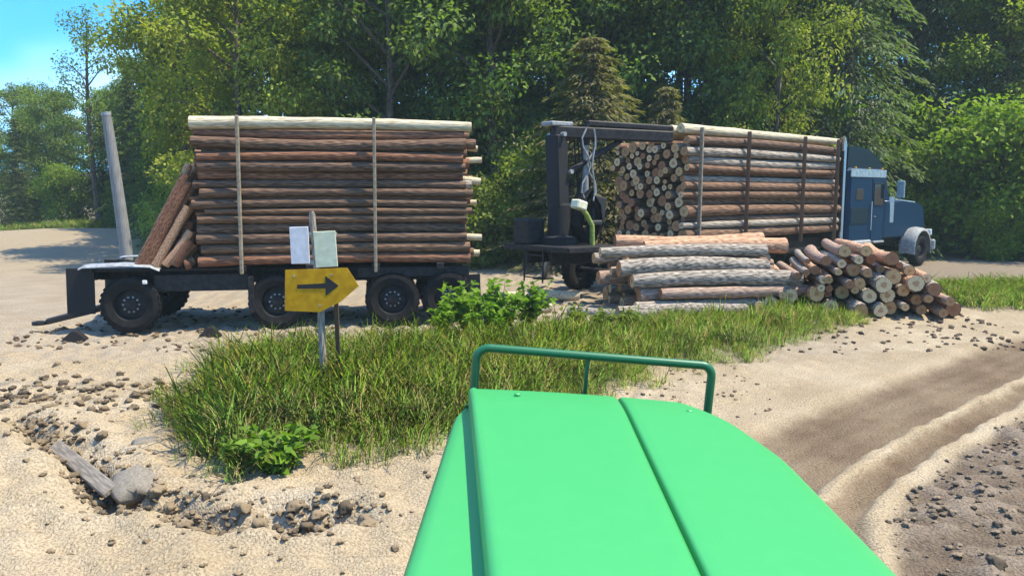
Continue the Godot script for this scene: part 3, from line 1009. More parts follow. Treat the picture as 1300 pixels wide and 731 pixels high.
# ---------------------------------------------------------------- log trailer
func build_trailer() -> void:
	var X := at(-6.75, 0.0, -13.6, deg_to_rad(9.9))
	X.origin.y = .02
	var o := thing("log_trailer", "long black log trailer with pale front fender carrying a tall log load", "trailer", X)
	var zc := -1.2
	for s in [-1, 1]:
		beam("chassis_rail", o, V(.05, .93, zc + s * .42), V(6.0, .93, zc + s * .42), .12, .28, M.steel_dark)
	for x in [.3, 1.3, 2.5, 3.6, 4.7, 5.8]:
		beam("cross_member", o, V(x, .92, zc - .36), V(x, .92, zc + .36), .10, .16, M.steel_dark)
	for x in [1.98, 3.15, 4.32, 5.5]:
		beam("bunk", o, V(x, 1.11, zc - 1.22), V(x, 1.11, zc + 1.22), .14, .12, M.steel_dark)
	for x in [1.98, 4.32]:
		for s in [-1, 1]:
			var st := beam("stake", o, V(x, 1.02, zc + s * 1.26), V(x + .02 * s, 3.78, zc + s * 1.28), .06, .085, M.stake, .012)
			st.set_meta("label", "pale upright load stake")
	# side skirts and lamps
	beam("side_beam", o, V(.45, .86, zc + 1.0), V(2.05, .86, zc + 1.0), .10, .30, M.steel_dark)
	beam("side_beam", o, V(4.0, 1.0, zc + 1.08), V(6.05, 1.0, zc + 1.08), .06, .18, M.steel_dark)
	for x in [.06, 2.55, 4.62, 5.66]:
		pipe("axle", o, [V(x, .50, zc - 1.0), V(x, .50, zc + 1.0)], .07, M.steel_dark)
		for s in [-1, 1]:
			
			wheel(o, V(x, .495, zc + s * 1.02), .495, .30)
			if s == -1:
				o.get_child(o.get_child_count() - 1).rotation.y = PI
			beam("leaf_spring", o, V(x - .42, .68, zc + s * .62), V(x + .42, .68, zc + s * .62), .09, .07, M.steel_dark)
			beam("spring_hanger", o, V(x, .70, zc + s * .52), V(x, .86, zc + s * .52), .10, .16, M.steel_dark)
	# front fender of pale sheet metal
	for s in [-1, 1]:
		var F := Builder.new()
		var rows := []
		for q in [[-.72, 1.16], [-.66, 1.19], [-.58, 1.20], [0., 1.22], [.44, 1.19], [.60, 1.12]]:
			rows.append([V(q[0], q[1], zc + s * .82), V(q[0], q[1] + .02, zc + s * 1.0), V(q[0], q[1], zc + s * 1.22), V(q[0], q[1] - .035, zc + s * 1.23)])
		F.grid(rows)
		part("front_fender", F, M.steel_pale, o).set_meta("label", "pale grey sheet metal fender over the front wheel")
		beam("fender_bracket", o, V(-.55, 1.10, zc + s * .5), V(-.55, 1.10, zc + s * 1.1), .05, .05, M.steel_dark)
		beam("fender_bracket", o, V(.45, 1.08, zc + s * .5), V(.45, 1.08, zc + s * 1.1), .05, .05, M.steel_dark)
		beam("mud_flap", o, V(-.76, 1.14, zc + s * 1.0), V(-.78, .34, zc + s * 1.0), .46, .02, M.black, .004)
		beam("rear_mud_flap", o, V(6.02, .92, zc + s * 1.0), V(6.04, .30, zc + s * 1.0), .5, .02, M.black, .004)
		beam("tool_box", o, V(3.15, .72, zc + s * .98), V(3.75, .72, zc + s * .98), .34, .38, M.steel_dark, .02)
		beam("bogie_side_plate", o, V(2.06, .64, zc + s * 1.12), V(2.16, .64, zc + s * 1.12), .12, .66, M.steel_dark)
		var lamp := beam("side_lamp", o, V(.30, .90, zc + s * 1.19), V(.38, .90, zc + s * 1.19), .04, .07, M.lamp_glass)
	beam("front_cross_beam", o, V(-.6, 1.0, zc - .9), V(-.6, 1.0, zc + .9), .16, .16, M.steel_dark)
	beam("front_beam", o, V(-.66, .95, zc), V(.2, .95, zc), .7, .16, M.steel_dark)
	beam("front_deck", o, V(-.5, 1.1, zc), V(1.95, 1.1, zc), 2.1, .045, M.steel_dark)
	# draw bar resting low on the ground ahead of the front axle
	beam("draw_bar", o, V(-.1, .48, zc - .35), V(-1.5, .16, zc + .55), .1, .1, M.black_paint)
	beam("draw_bar", o, V(-.1, .48, zc + .35), V(-1.5, .16, zc + .62), .1, .1, M.black_paint)
	var eye := Builder.new()
	eye.X = Transform3D(Basis(Vector3.RIGHT, PI / 2), V(-1.62, .14, zc + .62))
	eye.lathe([Vector2(.07, -.03), Vector2(.12, -.03), Vector2(.12, .03), Vector2(.07, .03), Vector2(.07, -.03)], 16)
	part("hitch_eye", eye, M.black_paint, o)
	# wheel chocks on the ground are things of their own
	rng.seed = 400
	var base := 1.17
	add_load(X, 1.21, 6.09, base, zc, 2.42, 2.47, .05, .112, 0.0, 300, ["bark_brown", "bark_dark", "bark_red", "bark_red", "bark_dark", "bark_brown", "bark_red", "bark_brown", "bark_dark", "bark_grey"], [0, 1, 2, 2], "%s %s log lying %s in the tall stack on the trailer", "logs on the trailer", .05)
	# pale peeled logs on top
	var top := base + 2.47
	for i in 4:
		var z := zc + 1.02 - i * .30
		var l := put_log("pale peeled log lying along the top edge of the trailer's load", "peeled logs on top of the trailer's load", X * Transform3D(Basis(), V(3.64, top + .04 - i * .02, z)), .115, 4.95, "peeled", 2, "peeled_log")
	# short red logs heaped crosswise on the front deck, against the ends of the load
	for k in 6:
		var foot := .20 + k * .155
		var head_y := 2.90 - k * .33
		for m in 11:
			var rr := rng.randf_range(.075, .10)
			var a := V(foot + rng.randfn(0, .015), 1.13 + rr * .6, zc + 1.08 - m * .212)
			var b := V(1.13 - rr * .4 + rng.randfn(0, .01), head_y + rng.randfn(0, .07), a.z + rng.randfn(0, .02))
			var xd := (b - a).normalized()
			var zd := xd.cross(Vector3.UP).normalized()
			var bk: String = ["bark_red", "bark_tan", "bark_tan", "bark_tan"][rng.randi() % 4]
			var tone: String = {"bark_red": "reddish", "bark_brown": "brown", "bark_tan": "tan"}[bk]
			put_log("%s %s log leaning against the front end of the trailer's load" % ["long" if k < 2 else "short", tone], "logs leaning against the trailer's load", X * Transform3D(Basis(xd, zd.cross(xd), zd) * Basis(Vector3.RIGHT, rng.randf() * TAU), (a + b) / 2), rr, (b - a).length(), bk, 2 if rng.randf() < .6 else 0, "leaning_log")
	# a few logs of the load run long at the rear end
	for q in [[3.36, .45, .9, .08, -.10], [3.05, .95, .75, .06, .05], [2.74, .8, 1.1, .085, -.16], [2.25, .3, .7, .06, .1], [1.62, .92, .8, .07, .02], [1.34, .6, 1.1, .08, -.12]]:
		put_log("thin pale log jutting out past the rear of the trailer's load", "pale logs jutting from the trailer's load", X * Transform3D(Basis(Vector3.BACK, q[4]), V(6.32 - q[2] / 2, q[0], zc + 1.2 * q[1] - .2)), q[3], q[2], "peeled", 2, "jutting_log")
	for q in [[-1.0, .45, .1], [1.15, .35, .2]]:
		var c := Builder.new()
		c.extrude(PackedVector2Array([Vector2(-.2, 0), Vector2(.2, 0), Vector2(.2, .03), Vector2(.05, .17), Vector2(-.02, .17)]), -.1, .1)
		var ck := part("wheel_chock", c, M.black_paint, self)
		ck.name = numbered("wheel_chock")
		tag(ck, "black wedge wheel chock on the soil by the trailer's front wheel" if q[0] < 0 else "black wedge wheel chock on the soil under the trailer's long beam", "chock")
		ck.transform = X * Transform3D(Basis(Vector3.UP, q[2]), V(q[0] + .3, -.02, q[1]))
		ck.position.y = gy(ck.position.x, ck.position.z)

# ---------------------------------------------------------------- log truck with loader
func build_truck() -> void:
	var X := at(4.16, .06, -18.9, deg_to_rad(39.3))
	var o := thing("log_truck", "blue log truck with rear knuckle-boom loader and a full load of logs", "truck", X)
	var zc := -1.25
	for s in [-1, 1]:
		beam("chassis_rail", o, V(-3.6, .98, zc + s * .42), V(13.9, .98, zc + s * .42), .10, .28, M.steel_dark)
	for x in [-3.0, -1.0, 1.0, 3.0, 5.0, 7.0]:
		beam("cross_member", o, V(x, .98, zc - .37), V(x, .98, zc + .37), .1, .18, M.steel_dark)
	for x in [.5, 2.45, 5.1, 6.9]:
		beam("bunk", o, V(x, 1.19, zc - 1.22), V(x, 1.19, zc + 1.22), .14, .14, M.steel_dark)
		for s in [-1, 1]:
			beam("stake", o, V(x, 1.1, zc + s * 1.26), V(x, 4.0, zc + s * 1.28), .06, .10, M.stake if x < 1 else M.bark_dark, .012)
	for x in [-1.3, .1, 1.4, 13.0]:
		pipe("axle", o, [V(x, .52, zc - 1.0), V(x, .52, zc + 1.0)], .08, M.steel_dark)
		for s in [-1, 1]:
			wheel(o, V(x, .515, zc + s * 1.02), .515, .32)
			if s == -1:
				o.get_child(o.get_child_count() - 1).rotation.y = PI
	beam("fuel_tank", o, V(7.7, .78, zc + .95), V(9.4, .78, zc + .95), .5, .5, M.steel_pale, .08)
	beam("fuel_tank", o, V(7.7, .78, zc - .95), V(9.4, .78, zc - .95), .5, .5, M.steel_pale, .08)
	# cab with sleeper
	var cab := Builder.new()
	cab.box(V(9.05, 2.05, zc), V(2.3, 2.35, 2.3), .10)
	var cb := part("cab", cab, M.cab_blue, o)
	var ws := Builder.new()
	ws.extrude(PackedVector2Array([Vector2(10.18, 1.3), Vector2(10.75, 1.3), Vector2(10.72, 2.05), Vector2(10.3, 3.05), Vector2(10.18, 3.12)]), zc - 1.08, zc + 1.08)
	part("cab_front", ws, M.cab_blue, o)
	var wsg := Builder.new()
	wsg.flat([V(10.735, 2.10, zc - .95), V(10.735, 2.10, zc + .95), V(10.36, 2.98, zc + .9), V(10.36, 2.98, zc - .9)], V(9, 2, zc))
	part("windshield", wsg, M.glass_dark, o)
	var rf := Builder.new()
	rf.extrude(PackedVector2Array([Vector2(7.95, 3.24), Vector2(10.3, 3.24), Vector2(10.0, 3.50), Vector2(9.3, 3.80), Vector2(8.5, 3.88), Vector2(8.0, 3.84)]), zc - 1.02, zc + 1.02)
	part("roof_fairing", rf, M.cab_teal, o)
	for s in [-1, 1]:
		var bd := beam("roof_band", o, V(7.93, 3.06, zc + s * 1.155), V(10.17, 3.06, zc + s * 1.155), .03, .24, M.white_paint)
		var door := Builder.new()
		door.box(V(9.72, 1.92, zc + s * 1.15), V(.80, 1.95, .04), .015)
		var dp := part("door", door, M.cab_blue, o)
		beam("handle", dp, V(9.42, 1.72, zc + s * 1.19), V(9.56, 1.72, zc + s * 1.19), .03, .03, M.chrome)
		beam("window", dp, V(9.42, 2.42, zc + s * 1.175), V(10.02, 2.42, zc + s * 1.175), .012, .62, M.glass_dark)
		beam("sleeper_window", o, V(8.3, 2.42, zc + s * 1.155), V(8.75, 2.42, zc + s * 1.155), .02, .36, M.glass_dark)
		pipe("grab_rail", o, [V(9.24, 1.3, zc + s * 1.20), V(9.24, 2.2, zc + s * 1.20)], .02, M.chrome, 8)
		for q in [[9.72, 2.755, .66, .035], [9.72, 2.085, .66, .035]]:
			beam("window_trim", o, V(q[0] - q[2] / 2, q[1], zc + s * 1.18), V(q[0] + q[2] / 2, q[1], zc + s * 1.18), .02, q[3], M.black, .005)
		for q in [9.40, 10.04]:
			beam("window_trim", o, V(q, 2.10, zc + s * 1.18), V(q, 2.74, zc + s * 1.18), .035, .02, M.black, .005)
		beam("sleeper_panel", o, V(8.02, 1.75, zc + s * 1.155), V(9.1, 1.75, zc + s * 1.155), .02, .5, M.cab_teal)
		pipe("air_cleaner", o, [V(11.0, 1.5, zc + s * .92), V(11.0, 2.35, zc + s * .92)], .15, M.chrome, 14)
		for q in [8.2, 9.05, 9.9]:
			beam("marker_lamp", o, V(q, 3.22, zc + s * 1.13), V(q + .09, 3.22, zc + s * 1.13), .05, .05, M.sign_yellow, .01)
		beam("step", o, V(9.4, .62, zc + s * 1.1), V(10.1, .62, zc + s * 1.1), .3, .06, M.steel_pale)
		beam("step", o, V(9.4, .92, zc + s * 1.12), V(10.1, .92, zc + s * 1.12), .24, .06, M.steel_pale)
		pipe("exhaust_stack", o, [V(7.66, 1.0, zc + s * 1.05), V(7.66, 3.9, zc + s * 1.05), V(7.58, 4.1, zc + s * 1.05)], .075, M.chrome, 12)
		pipe("mirror_arm", o, [V(10.3, 2.2, zc + s * 1.1), V(10.62, 2.2, zc + s * 1.42), V(10.62, 2.9, zc + s * 1.42)], .018, M.chrome)
		var mr := beam("mirror", o, V(10.62, 2.3, zc + s * 1.44), V(10.62, 2.85, zc + s * 1.44), .09, .24, M.white_paint, .03)
		# front fender arched over the wheel
		var F := Builder.new()
		var rows := []
		for k in 11:
			var a := PI * (1.08 - 1.16 * k / 10.0)
			var rr := .68
			rows.append([V(13.0 + cos(a) * rr, .56 + sin(a) * rr * 1.05, zc + s * .70), V(13.0 + cos(a) * rr, .60 + sin(a) * rr * 1.05, zc + s * .95), V(13.0 + cos(a) * rr, .56 + sin(a) * rr * 1.05, zc + s * 1.20), V(13.0 + cos(a) * rr * .9, .54 + sin(a) * rr * .95, zc + s * 1.22)])
		F.grid(rows)
		part("fender", F, M.tin, o)
		beam("headlight", o, V(13.92, 1.10, zc + s * .88), V(14.02, 1.10, zc + s * .88), .36, .22, M.lamp_glass, .04)
	var hd := Builder.new()
	hd.extrude(PackedVector2Array([Vector2(10.76, 1.0), Vector2(13.9, 1.0), Vector2(14.0, 1.35), Vector2(13.85, 1.95), Vector2(13.5, 2.12), Vector2(10.76, 2.30)]), zc - .78, zc + .78)
	part("hood", hd, M.cab_blue, o)
	beam("hood_top", o, V(10.9, 2.305, zc), V(13.4, 2.15, zc), 1.4, .05, M.white_paint, .02)
	beam("bumper", o, V(14.08, .66, zc - 1.15), V(14.08, .66, zc + 1.15), .2, .38, M.tin, .05)
	var gr := beam("grille", o, V(13.98, 1.28, zc - .5), V(13.98, 1.28, zc + .5), .08, .8, M.black)
	for k in 7:
		beam("slat", gr, V(14.03, 1.0 + k * .09, zc - .46), V(14.03, 1.0 + k * .09, zc + .46), .03, .02, M.chrome, .004)
	beam("headboard", o, V(7.48, 2.5, zc - 1.15), V(7.48, 2.5, zc + 1.15), .06, 2.4, M.steel_dark)
	# loader on the rear overhang
	var lx := -2.95
	beam("loader_deck", o, V(-3.7, 1.2, zc), V(-2.0, 1.2, zc), 2.2, .12, M.steel_dark)
	var mast := Builder.new()
	mast.X = Transform3D(Basis(Vector3.RIGHT, -PI / 2), V(lx, 1.25, zc))
	mast.lathe([Vector2(.42, 0), Vector2(.42, .18), Vector2(.28, .22), Vector2(.26, .9), Vector2(.24, .95), Vector2(.001, .95)], 18)
	part("loader_turntable", mast, M.black, o)
	beam("loader_mast", o, V(lx - .05, 2.1, zc), V(lx - .12, 3.72, zc), .34, .42, M.black, .03)
	beam("loader_mast", o, V(lx + .25, 2.1, zc - .1), V(lx + .05, 3.6, zc - .1), .16, .2, M.black, .02)
	beam("loader_boom", o, V(lx - .25, 3.78, zc), V(-.32, 3.74, zc + 1.0), .28, .26, M.steel_dark, .03)
	beam("loader_jib", o, V(-.30, 3.93, zc + 1.02), V(-2.40, 3.99, zc + .28), .18, .14, M.steel_dark, .03)
	pipe("boom_cylinder", o, [V(lx + .1, 2.9, zc + .2), V(-1.5, 3.64, zc + .5)], .07, M.steel_dark)
	beam("boom_end_plate", o, V(lx - .42, 3.95, zc), V(lx + .25, 3.96, zc), .36, .10, M.tin, .02)
	# grapple hanging from the jib with its hoses
	var gx := -2.42; var gz := zc + .28
	var g := Node3D.new(); g.name = "grapple"; o.add_child(g)
	pipe("rotator", g, [V(gx, 3.95, gz), V(gx, 3.5, gz)], .09, M.steel_dark, 10)
	pipe("cylinder", g, [V(gx, 3.5, gz), V(gx, 2.4, gz)], .075, M.tin, 10)
	for q in [[.13, 0.], [-.12, .06], [.04, .14]]:
		var pts := []
		for k in 9:
			var t := k / 8.0
			pts.append(V(gx + q[0] * (1 + 1.2 * sin(t * PI * 3.0)), 3.85 - t * 1.6, gz + .08 + q[1]))
		pipe("hose", g, pts, .022, M.tin, 6)
	for s in [-1, 1]:
		var tn := Builder.new()
		tn.extrude(PackedVector2Array([Vector2(0, 2.65), Vector2(s * .30, 2.3), Vector2(s * .38, 1.85), Vector2(s * .10, 1.45), Vector2(s * .16, 1.5), Vector2(s * .27, 1.85), Vector2(s * .20, 2.2), Vector2(0, 2.45)]), -.22, .22)
		part("tine", tn, M.steel_dark, g, Transform3D(Basis(), V(gx, -.15, gz)))
	# operator's seat and yellow-green control stand
	beam("seat", o, V(lx + .45, 1.75, zc + .35), V(lx + .85, 1.75, zc + .35), .42, .12, M.seat_black, .04)
	beam("seat_back", o, V(lx + .85, 1.8, zc + .35), V(lx + .95, 2.35, zc + .35), .42, .1, M.seat_black, .04)
	beam("seat_post", o, V(lx + .65, 1.25, zc + .35), V(lx + .65, 1.70, zc + .35), .12, .12, M.black)
	pipe("control_stand", o, [V(lx + .02, 2.15, zc + .62), V(lx + .22, 1.95, zc + .64), V(lx + .38, 1.7, zc + .66), V(lx + .40, 1.26, zc + .66)], .06, M.loader_green, 10)
	beam("control_box", o, V(lx - .14, 2.2, zc + .62), V(lx + .16, 2.12, zc + .62), .26, .2, M.sheet_green, .03)
	for q in [-.05, .06]:
		pipe("control_lever", o, [V(lx + q, 2.2, zc + .62), V(lx + q + .03, 2.42, zc + .66)], .012, M.black, 6)
	beam("oil_tank", o, V(-3.65, 1.55, zc - .55), V(-3.15, 1.55, zc - .55), .6, .6, M.steel_dark, .05)
	beam("tool_locker", o, V(-2.5, 1.5, zc - .6), V(-2.05, 1.5, zc - .6), .7, .5, M.steel_dark, .03)
	for q in [-.9, .9]:
		pipe("ladder_rail", o, [V(-3.72, 1.2, zc + q * .35), V(-3.74, .45, zc + q * .35)], .02, M.steel_dark, 6)
	for q in [.55, .8, 1.05]:
		pipe("ladder_rung", o, [V(-3.73, q, zc - .315), V(-3.73, q, zc + .315)], .016, M.steel_dark, 6)
	for q in 4:
		var hp := []
		for k in 9:
			var t := k / 8.0
			hp.append(V(lx + .25 + .05 * q + .16 * sin(t * PI), 1.6 + t * 2.1, zc + .16 + .03 * q + .05 * sin(t * 7 + q)))
		pipe("hydraulic_hose", o, hp, .018, M.black, 6)
	for q in [[lx - .12, 3.72], [lx + .1, 2.9]]:
		pipe("pivot_pin", o, [V(q[0], q[1], zc - .26), V(q[0], q[1], zc + .30)], .05, M.steel_pale, 10)
	# stabiliser legs
	for s in [-1, 1]:
		beam("stabiliser", o, V(-2.3, 1.15, zc + s * .9), V(-2.05, .35, zc + s * 1.55), .14, .14, M.tin, .02)
		beam("stabiliser_foot", o, V(-2.25, .30, zc + s * 1.58), V(-1.85, .30, zc + s * 1.58), .36, .05, M.steel_dark)
	# its load
	rng.seed = 500
	add_load(X, .02, 7.35, 1.27, zc, 2.42, 2.62, .075, .15, 0.0, 220, ["bark_brown", "bark_brown", "bark_red", "bark_grey", "bark_dark", "bark_brown"], [0, 1, 3, 1], "%s %s log lying %s in the stack on the blue truck", "logs on the blue truck", .06)
	for i in 4:
		put_log("pale peeled log lying along the top of the blue truck's load", "peeled logs on top of the blue truck's load", X * Transform3D(Basis(), V(3.68, 3.97 - i * .02, zc + 1.0 - i * .32)), .12, 7.35, "peeled", 2, "peeled_log")

# ---------------------------------------------------------------- log piles on the ground
func build_piles() -> void:
	rng.seed = 600
	var XA := at(4.0, 0, -16.65, deg_to_rad(11))
	XA.origin.y = gy(4.0, -16.4) - .03
	add_load(XA, -1.95, 1.9, 0, 0, 2.3, 1.6, .10, .18, .42, 60, ["bark_pale", "bark_grey", "bark_pale", "bark_tan"], [0, 2, 1], "%s %s log lying %s in the long pile on the ground", "logs in the long pile", .24)
	rng.seed = 620
	var XB := at(7.25, 0, -16.9, deg_to_rad(90 - 14))
	XB.origin.y = gy(7.3, -16.0) - .03
	add_load(XB, -1.7, 1.7, 0, 0, 4.0, 1.4, .07, .165, 1.05, 110, ["bark_pale", "bark_tan", "bark_grey"], [0, 2, 2, 0], "%s %s log lying %s in the ground pile showing tan ends", "logs in the pile with tan ends", .22)
	# loose pieces
	rng.seed = 640
	var a := [[1.9, -14.9, -.30, .10, 1.7, "bark_grey", "weathered log lying loose before the long pile's end"], [3.3, -15.0, .16, .13, 2.6, "bark_grey", "grey log lying loose along the foot of the long pile"], [.2, -15.6, .5, .11, 1.3, "peeled", "short pale log lying between the trailer and the loader"],
		[-.3, -16.4, -.2, .12, 1.5, "bark_grey", "grey log end lying on the soil behind the trailer"], [.7, -17.3, .1, .13, 1.6, "peeled", "pale stripped log lying on the soil under the loader's tail"]]
	for q in a:
		put_log(q[6], "", Transform3D(Basis(Vector3.UP, q[2]), V(q[0], gy(q[0], q[1]) + q[3] * .85, q[1])), q[3], q[4], q[5], 1, "loose_log")

# ---------------------------------------------------------------- sign, pole, board, rock
func build_sign() -> void:
	var x := -2.2; var z := -9.05
	var o := thing("arrow_sign", "yellow arrow sign with two pale sheets on a weathered post in the grass", "sign", at(x, gy(x, z) - .07, z, deg_to_rad(4)))
	var P := Builder.new()
	P.tube([V(0, -.2, 0), V(-.02, 1.0, 0), V(-.09, 2.16, 0), V(-.095, 2.2, 0)], [.042, .04, .036, .02], 8)
	part("post", P, M.bark_grey, o)
	beam("brace_post", o, V(.17, -.2, -.03), V(.15, 1.35, -.03), .05, .05, M.bark_dark)
	var s := Builder.new()
	s.extrude(PackedVector2Array([Vector2(-.42, 1.06), Vector2(-.40, 1.53), Vector2(.30, 1.55), Vector2(.43, 1.34), Vector2(.22, 1.16), Vector2(-.02, 1.04)]), .045, .06)
	part("yellow_board", s, M.sign_yellow, o)
	var a := Builder.new()
	a.extrude(PackedVector2Array([Vector2(-.27, 1.315), Vector2(.05, 1.315), Vector2(.05, 1.23), Vector2(.20, 1.345), Vector2(.05, 1.46), Vector2(.05, 1.375), Vector2(-.27, 1.36)]), .061, .064)
	part("arrow", a, M.black_paint, o).set_meta("label", "black arrow pointing along the board")
	beam("white_sheet", o, V(-.225, 1.60, .045), V(-.235, 2.02, .045), .21, .018, M.sheet_white, .004)
	beam("green_sheet", o, V(.07, 1.56, .045), V(.05, 1.97, .045), .25, .018, M.sheet_green, .004)
	beam("sheet_rail", o, V(-.34, 1.94, .02), V(.19, 1.93, .02), .025, .05, M.wood_grey, .005)
	beam("sheet_rail", o, V(-.30, 1.62, .02), V(.19, 1.60, .02), .025, .05, M.wood_grey, .005)
	for q in [[-.3, 1.46], [.12, 1.47], [-.02, 1.12]]:
		pipe("bolt", o, [V(q[0], q[1], .055), V(q[0], q[1], .07)], .012, M.steel_pale, 6)

func build_pole() -> void:
	var x := -12.05; var z := -24.6
	var o := thing("wooden_pole", "leaning grey weathered wooden pole standing behind the trailer's front fender", "pole", at(x, gy(x, z), z))
	var P := Builder.new()
	P.tube([V(0, -.4, 0), V(-.05, 1, 0), V(-.22, 3, 0), V(-.40, 4.9, 0)], [.19, .185, .165, .14], 12)
	part("shaft", P, M.pole_wood, o)
	var w := Builder.new()
	w.tube([V(-.40, 4.88, 0), V(-.405, 4.97, 0), V(-.41, 5.0, 0)], [.15, .145, .04], 12)
	part("cap", w, M.steel_pale, o)

func build_small() -> void:
	var b := Builder.new()
	b.box(Vector3(), V(1.7, .05, .13), .01)
	var bd := part("weathered_board", b, M.old_board, self)
	tag(bd, "long grey weathered board half sunk in the sandy gully", "board")
	bd.transform = Transform3D(Basis(Vector3.UP, -.81) * Basis(Vector3.RIGHT, .5) * Basis(Vector3.BACK, .015), V(-3.80, gy(-3.95, -6.62) - .0, -6.70))
	var lm := lump_mesh(8, .3)
	var k := 0
	for q in [[-3.12, -6.28, .20, .16, .30, "large pale grey stone lodged at the end of the board"], [-2.75, -5.78, .11, .1, .16, "small grey stone in the gully below the large stone"], [-3.45, -7.2, .12, .08, .14, "flat grey stone at the thin edge of the grass"]]:
		var r := part("stone", lm, M.rock, self)
		r.name = numbered("stone")
		tag(r, q[5], "stone")
		r.transform = Transform3D(Basis(Vector3.UP, .6 + k).scaled_local(V(q[2], q[3], q[4])), V(q[0], gy(q[0], q[1]) + q[3] * .35, q[1]))
		k += 1

# ---------------------------------------------------------------- tractor
func build_tractor() -> void:
	# seam of the bonnet runs forward from here; local x right, y up, z back
	var yaw := -atan(.018)
	var roll := -atan(.078)
	var X := Transform3D(Basis(Vector3.UP, yaw) * Basis(Vector3.BACK, roll), V(.33, 1.7, 0))
	var o := thing("tractor", "bright green tractor bonnet with a tubular front guard", "tractor", X)
	# cross-section of the bonnet for a distance l ahead; a list of points from left to right
	var left := func(l: float) -> float:
		return -lerpf(.375, .535, clampf((l - 1.1) / 1.65, 0, 1))
	var right := func(l: float) -> float:
		var r := .455
		if l > 2.15:
			r -= .17 * pow((l - 2.15) / .6, 1.7) * .75
		return r
	var nose := func(l: float) -> float:
		return 0.0 if l < 2.45 else -.02 * pow((l - 2.45) / .31, 2.2)
	# top panels: two halves with a sunk seam between
	for half in 2:
		var rows := []
		for i in 34:
			var l: float = 2.76 - 2.06 * i / 33.0
			if i < 8:
				l = 2.76 - .03 * i * (1 + i * .05)
			var x0: float = left.call(l) if half == 0 else .004
			var x1: float = -.004 if half == 0 else right.call(l)
			var row := []
			var y: float = nose.call(l)
			if half == 0:
				row.append(V(x0 + .003, y - .07, -l))
				row.append(V(x0, y - .018, -l))
				row.append(V(x0 + .006, y - .006, -l))
				row.append(V(x0 + .018, y, -l))
			for k in 13:
				var t := k / 12.0
				var x := lerpf(x0 + (.03 if half == 0 else .012), x1 - (.012 if half == 0 else .10), t)
				row.append(V(x, y + .012 * (1 - pow(x / .5, 2)) - .004, -l))
			if half == 1:
				for q in [[.065, .006], [.035, .024], [.012, .055], [0., .10], [-.004, .16]]:
					row.append(V(x1 - q[0], y - q[1], -l))
				row.insert(0, V(x0, y - .03, -l)); row.insert(1, V(x0, y + .001, -l))
			else:
				row.append(V(x1, y + .001, -l)); row.append(V(x1, y - .03, -l))
			rows.append(row)
		var B := Builder.new()
		B.grid(rows)
		# front lip going down
		var lip := []
		var src: Array = rows[0]
		for d in [[0., 0.], [.012, .015], [.018, .05], [.02, .34]]:
			var l2 := []
			for p in src:
				l2.append(V(p.x, minf(p.y - d[1], p.y) if d[1] < .3 else -.42, p.z - d[0]))
			lip.append(l2)
		lip.reverse()
		B.grid(lip)
		part("bonnet_panel", B, M.tractor_green, o)
	var seam := Builder.new()
	seam.box(V(0, -.022, -1.70), V(.02, .012, 2.0), .001)
	part("bonnet_seam", seam, M.guard_green, o)
	for q in [[-.36, -2.62], [.22, -2.58], [-.30, -.95], [.33, -.95]]:
		var rv := Builder.new()
		rv.X = Transform3D(Basis(Vector3.RIGHT, -PI / 2), V(q[0], .002, q[1]))
		rv.lathe([Vector2(.011, -.006), Vector2(.011, .003), Vector2(.007, .006), Vector2(.001, .0065)], 12)
		part("bonnet_bolt", rv, M.tractor_green, o)
	# side panels: on the left a shoulder flares outwards below the step
	var L := Builder.new()
	var rl := []
	for i in 22:
		var l := 2.82 - 2.12 * i / 21.0
		var x0: float = left.call(l)
		var dn: float = nose.call(l)
		var out := -.575
		if l > 2.6:
			out = lerpf(out, -.54, (l - 2.6) / .22)
		rl.append([V(out - .03, -.75, -l), V(out - .025, -.40, -l), V(out, -.15, -l), V(out + .006, -.10, -l), V(out + .02, -.082, -l), V(minf(out + .045, x0 - .012), -.074 + dn, -l), V(lerpf(out + .07, x0, .6), -.070 + dn, -l), V(x0 + .01, -.066 + dn, -l)])
	L.grid(rl)
	part("side_panel", L, M.tractor_green, o)
	var Rb := Builder.new()
	var rr := []
	for i in 22:
		var l := 2.76 - 2.06 * i / 21.0
		var x1: float = right.call(l)
		rr.append([V(x1 + .002, -.14, -l), V(x1 + .012, -.30, -l), V(x1 + .02, -.55, -l), V(x1 + .02, -.75, -l)])
	Rb.grid(rr)
	part("side_panel", Rb, M.tractor_green, o)
	var gr := beam("grille", o, V(-.50, -.44, -2.83), V(.27, -.44, -2.83), .03, .6, M.black)
	for k in 9:
		beam("slat", gr, V(-.48, -.68 + k * .055, -2.85), V(.25, -.68 + k * .055, -2.85), .012, .012, M.steel_dark, .003)
	# guard: bent tube in front of the nose
	var pts := []
	var xl := -.525; var xr := .375; var zz := -2.95; var yt := .09
	pts.append(V(xl, -1.0, zz)); pts.append(V(xl, yt - .05, zz))
	for k in 5:
		var a := PI / 2 * (k + 1) / 6.0
		pts.append(V(xl + .05 - .05 * cos(a), yt - .05 + .05 * sin(a), zz))
	pts.append(V(xl + .05, yt, zz))
	var bar_l := pts.duplicate()
	pts.clear()
	pts.append(V(xr, -1.0, zz)); pts.append(V(xr, yt - .04, zz))
	for k in 5:
		var a := PI / 2 * (k + 1) / 6.0
		pts.append(V(xr - .04 + .04 * cos(a), yt - .04 + .04 * sin(a), zz))
	pts.append(V(xr - .04, yt, zz))
	pts.reverse()
	var all := bar_l + pts
	var gd := pipe("front_guard", o, all, .0165, M.guard_green, 12)
	for q in [xl, xr]:
		beam("guard_bracket", gd, V(q, -.16, zz), V(q, -.16, zz + .14), .05, .07, M.black, .005)
		beam("guard_bracket", gd, V(q, -.50, zz), V(q, -.50, zz + .14), .05, .07, M.black, .005)
	pipe("guard_upright", gd, [V(-.10, -1.0, zz), V(-.10, yt - .012, zz)], .008, M.guard_green)
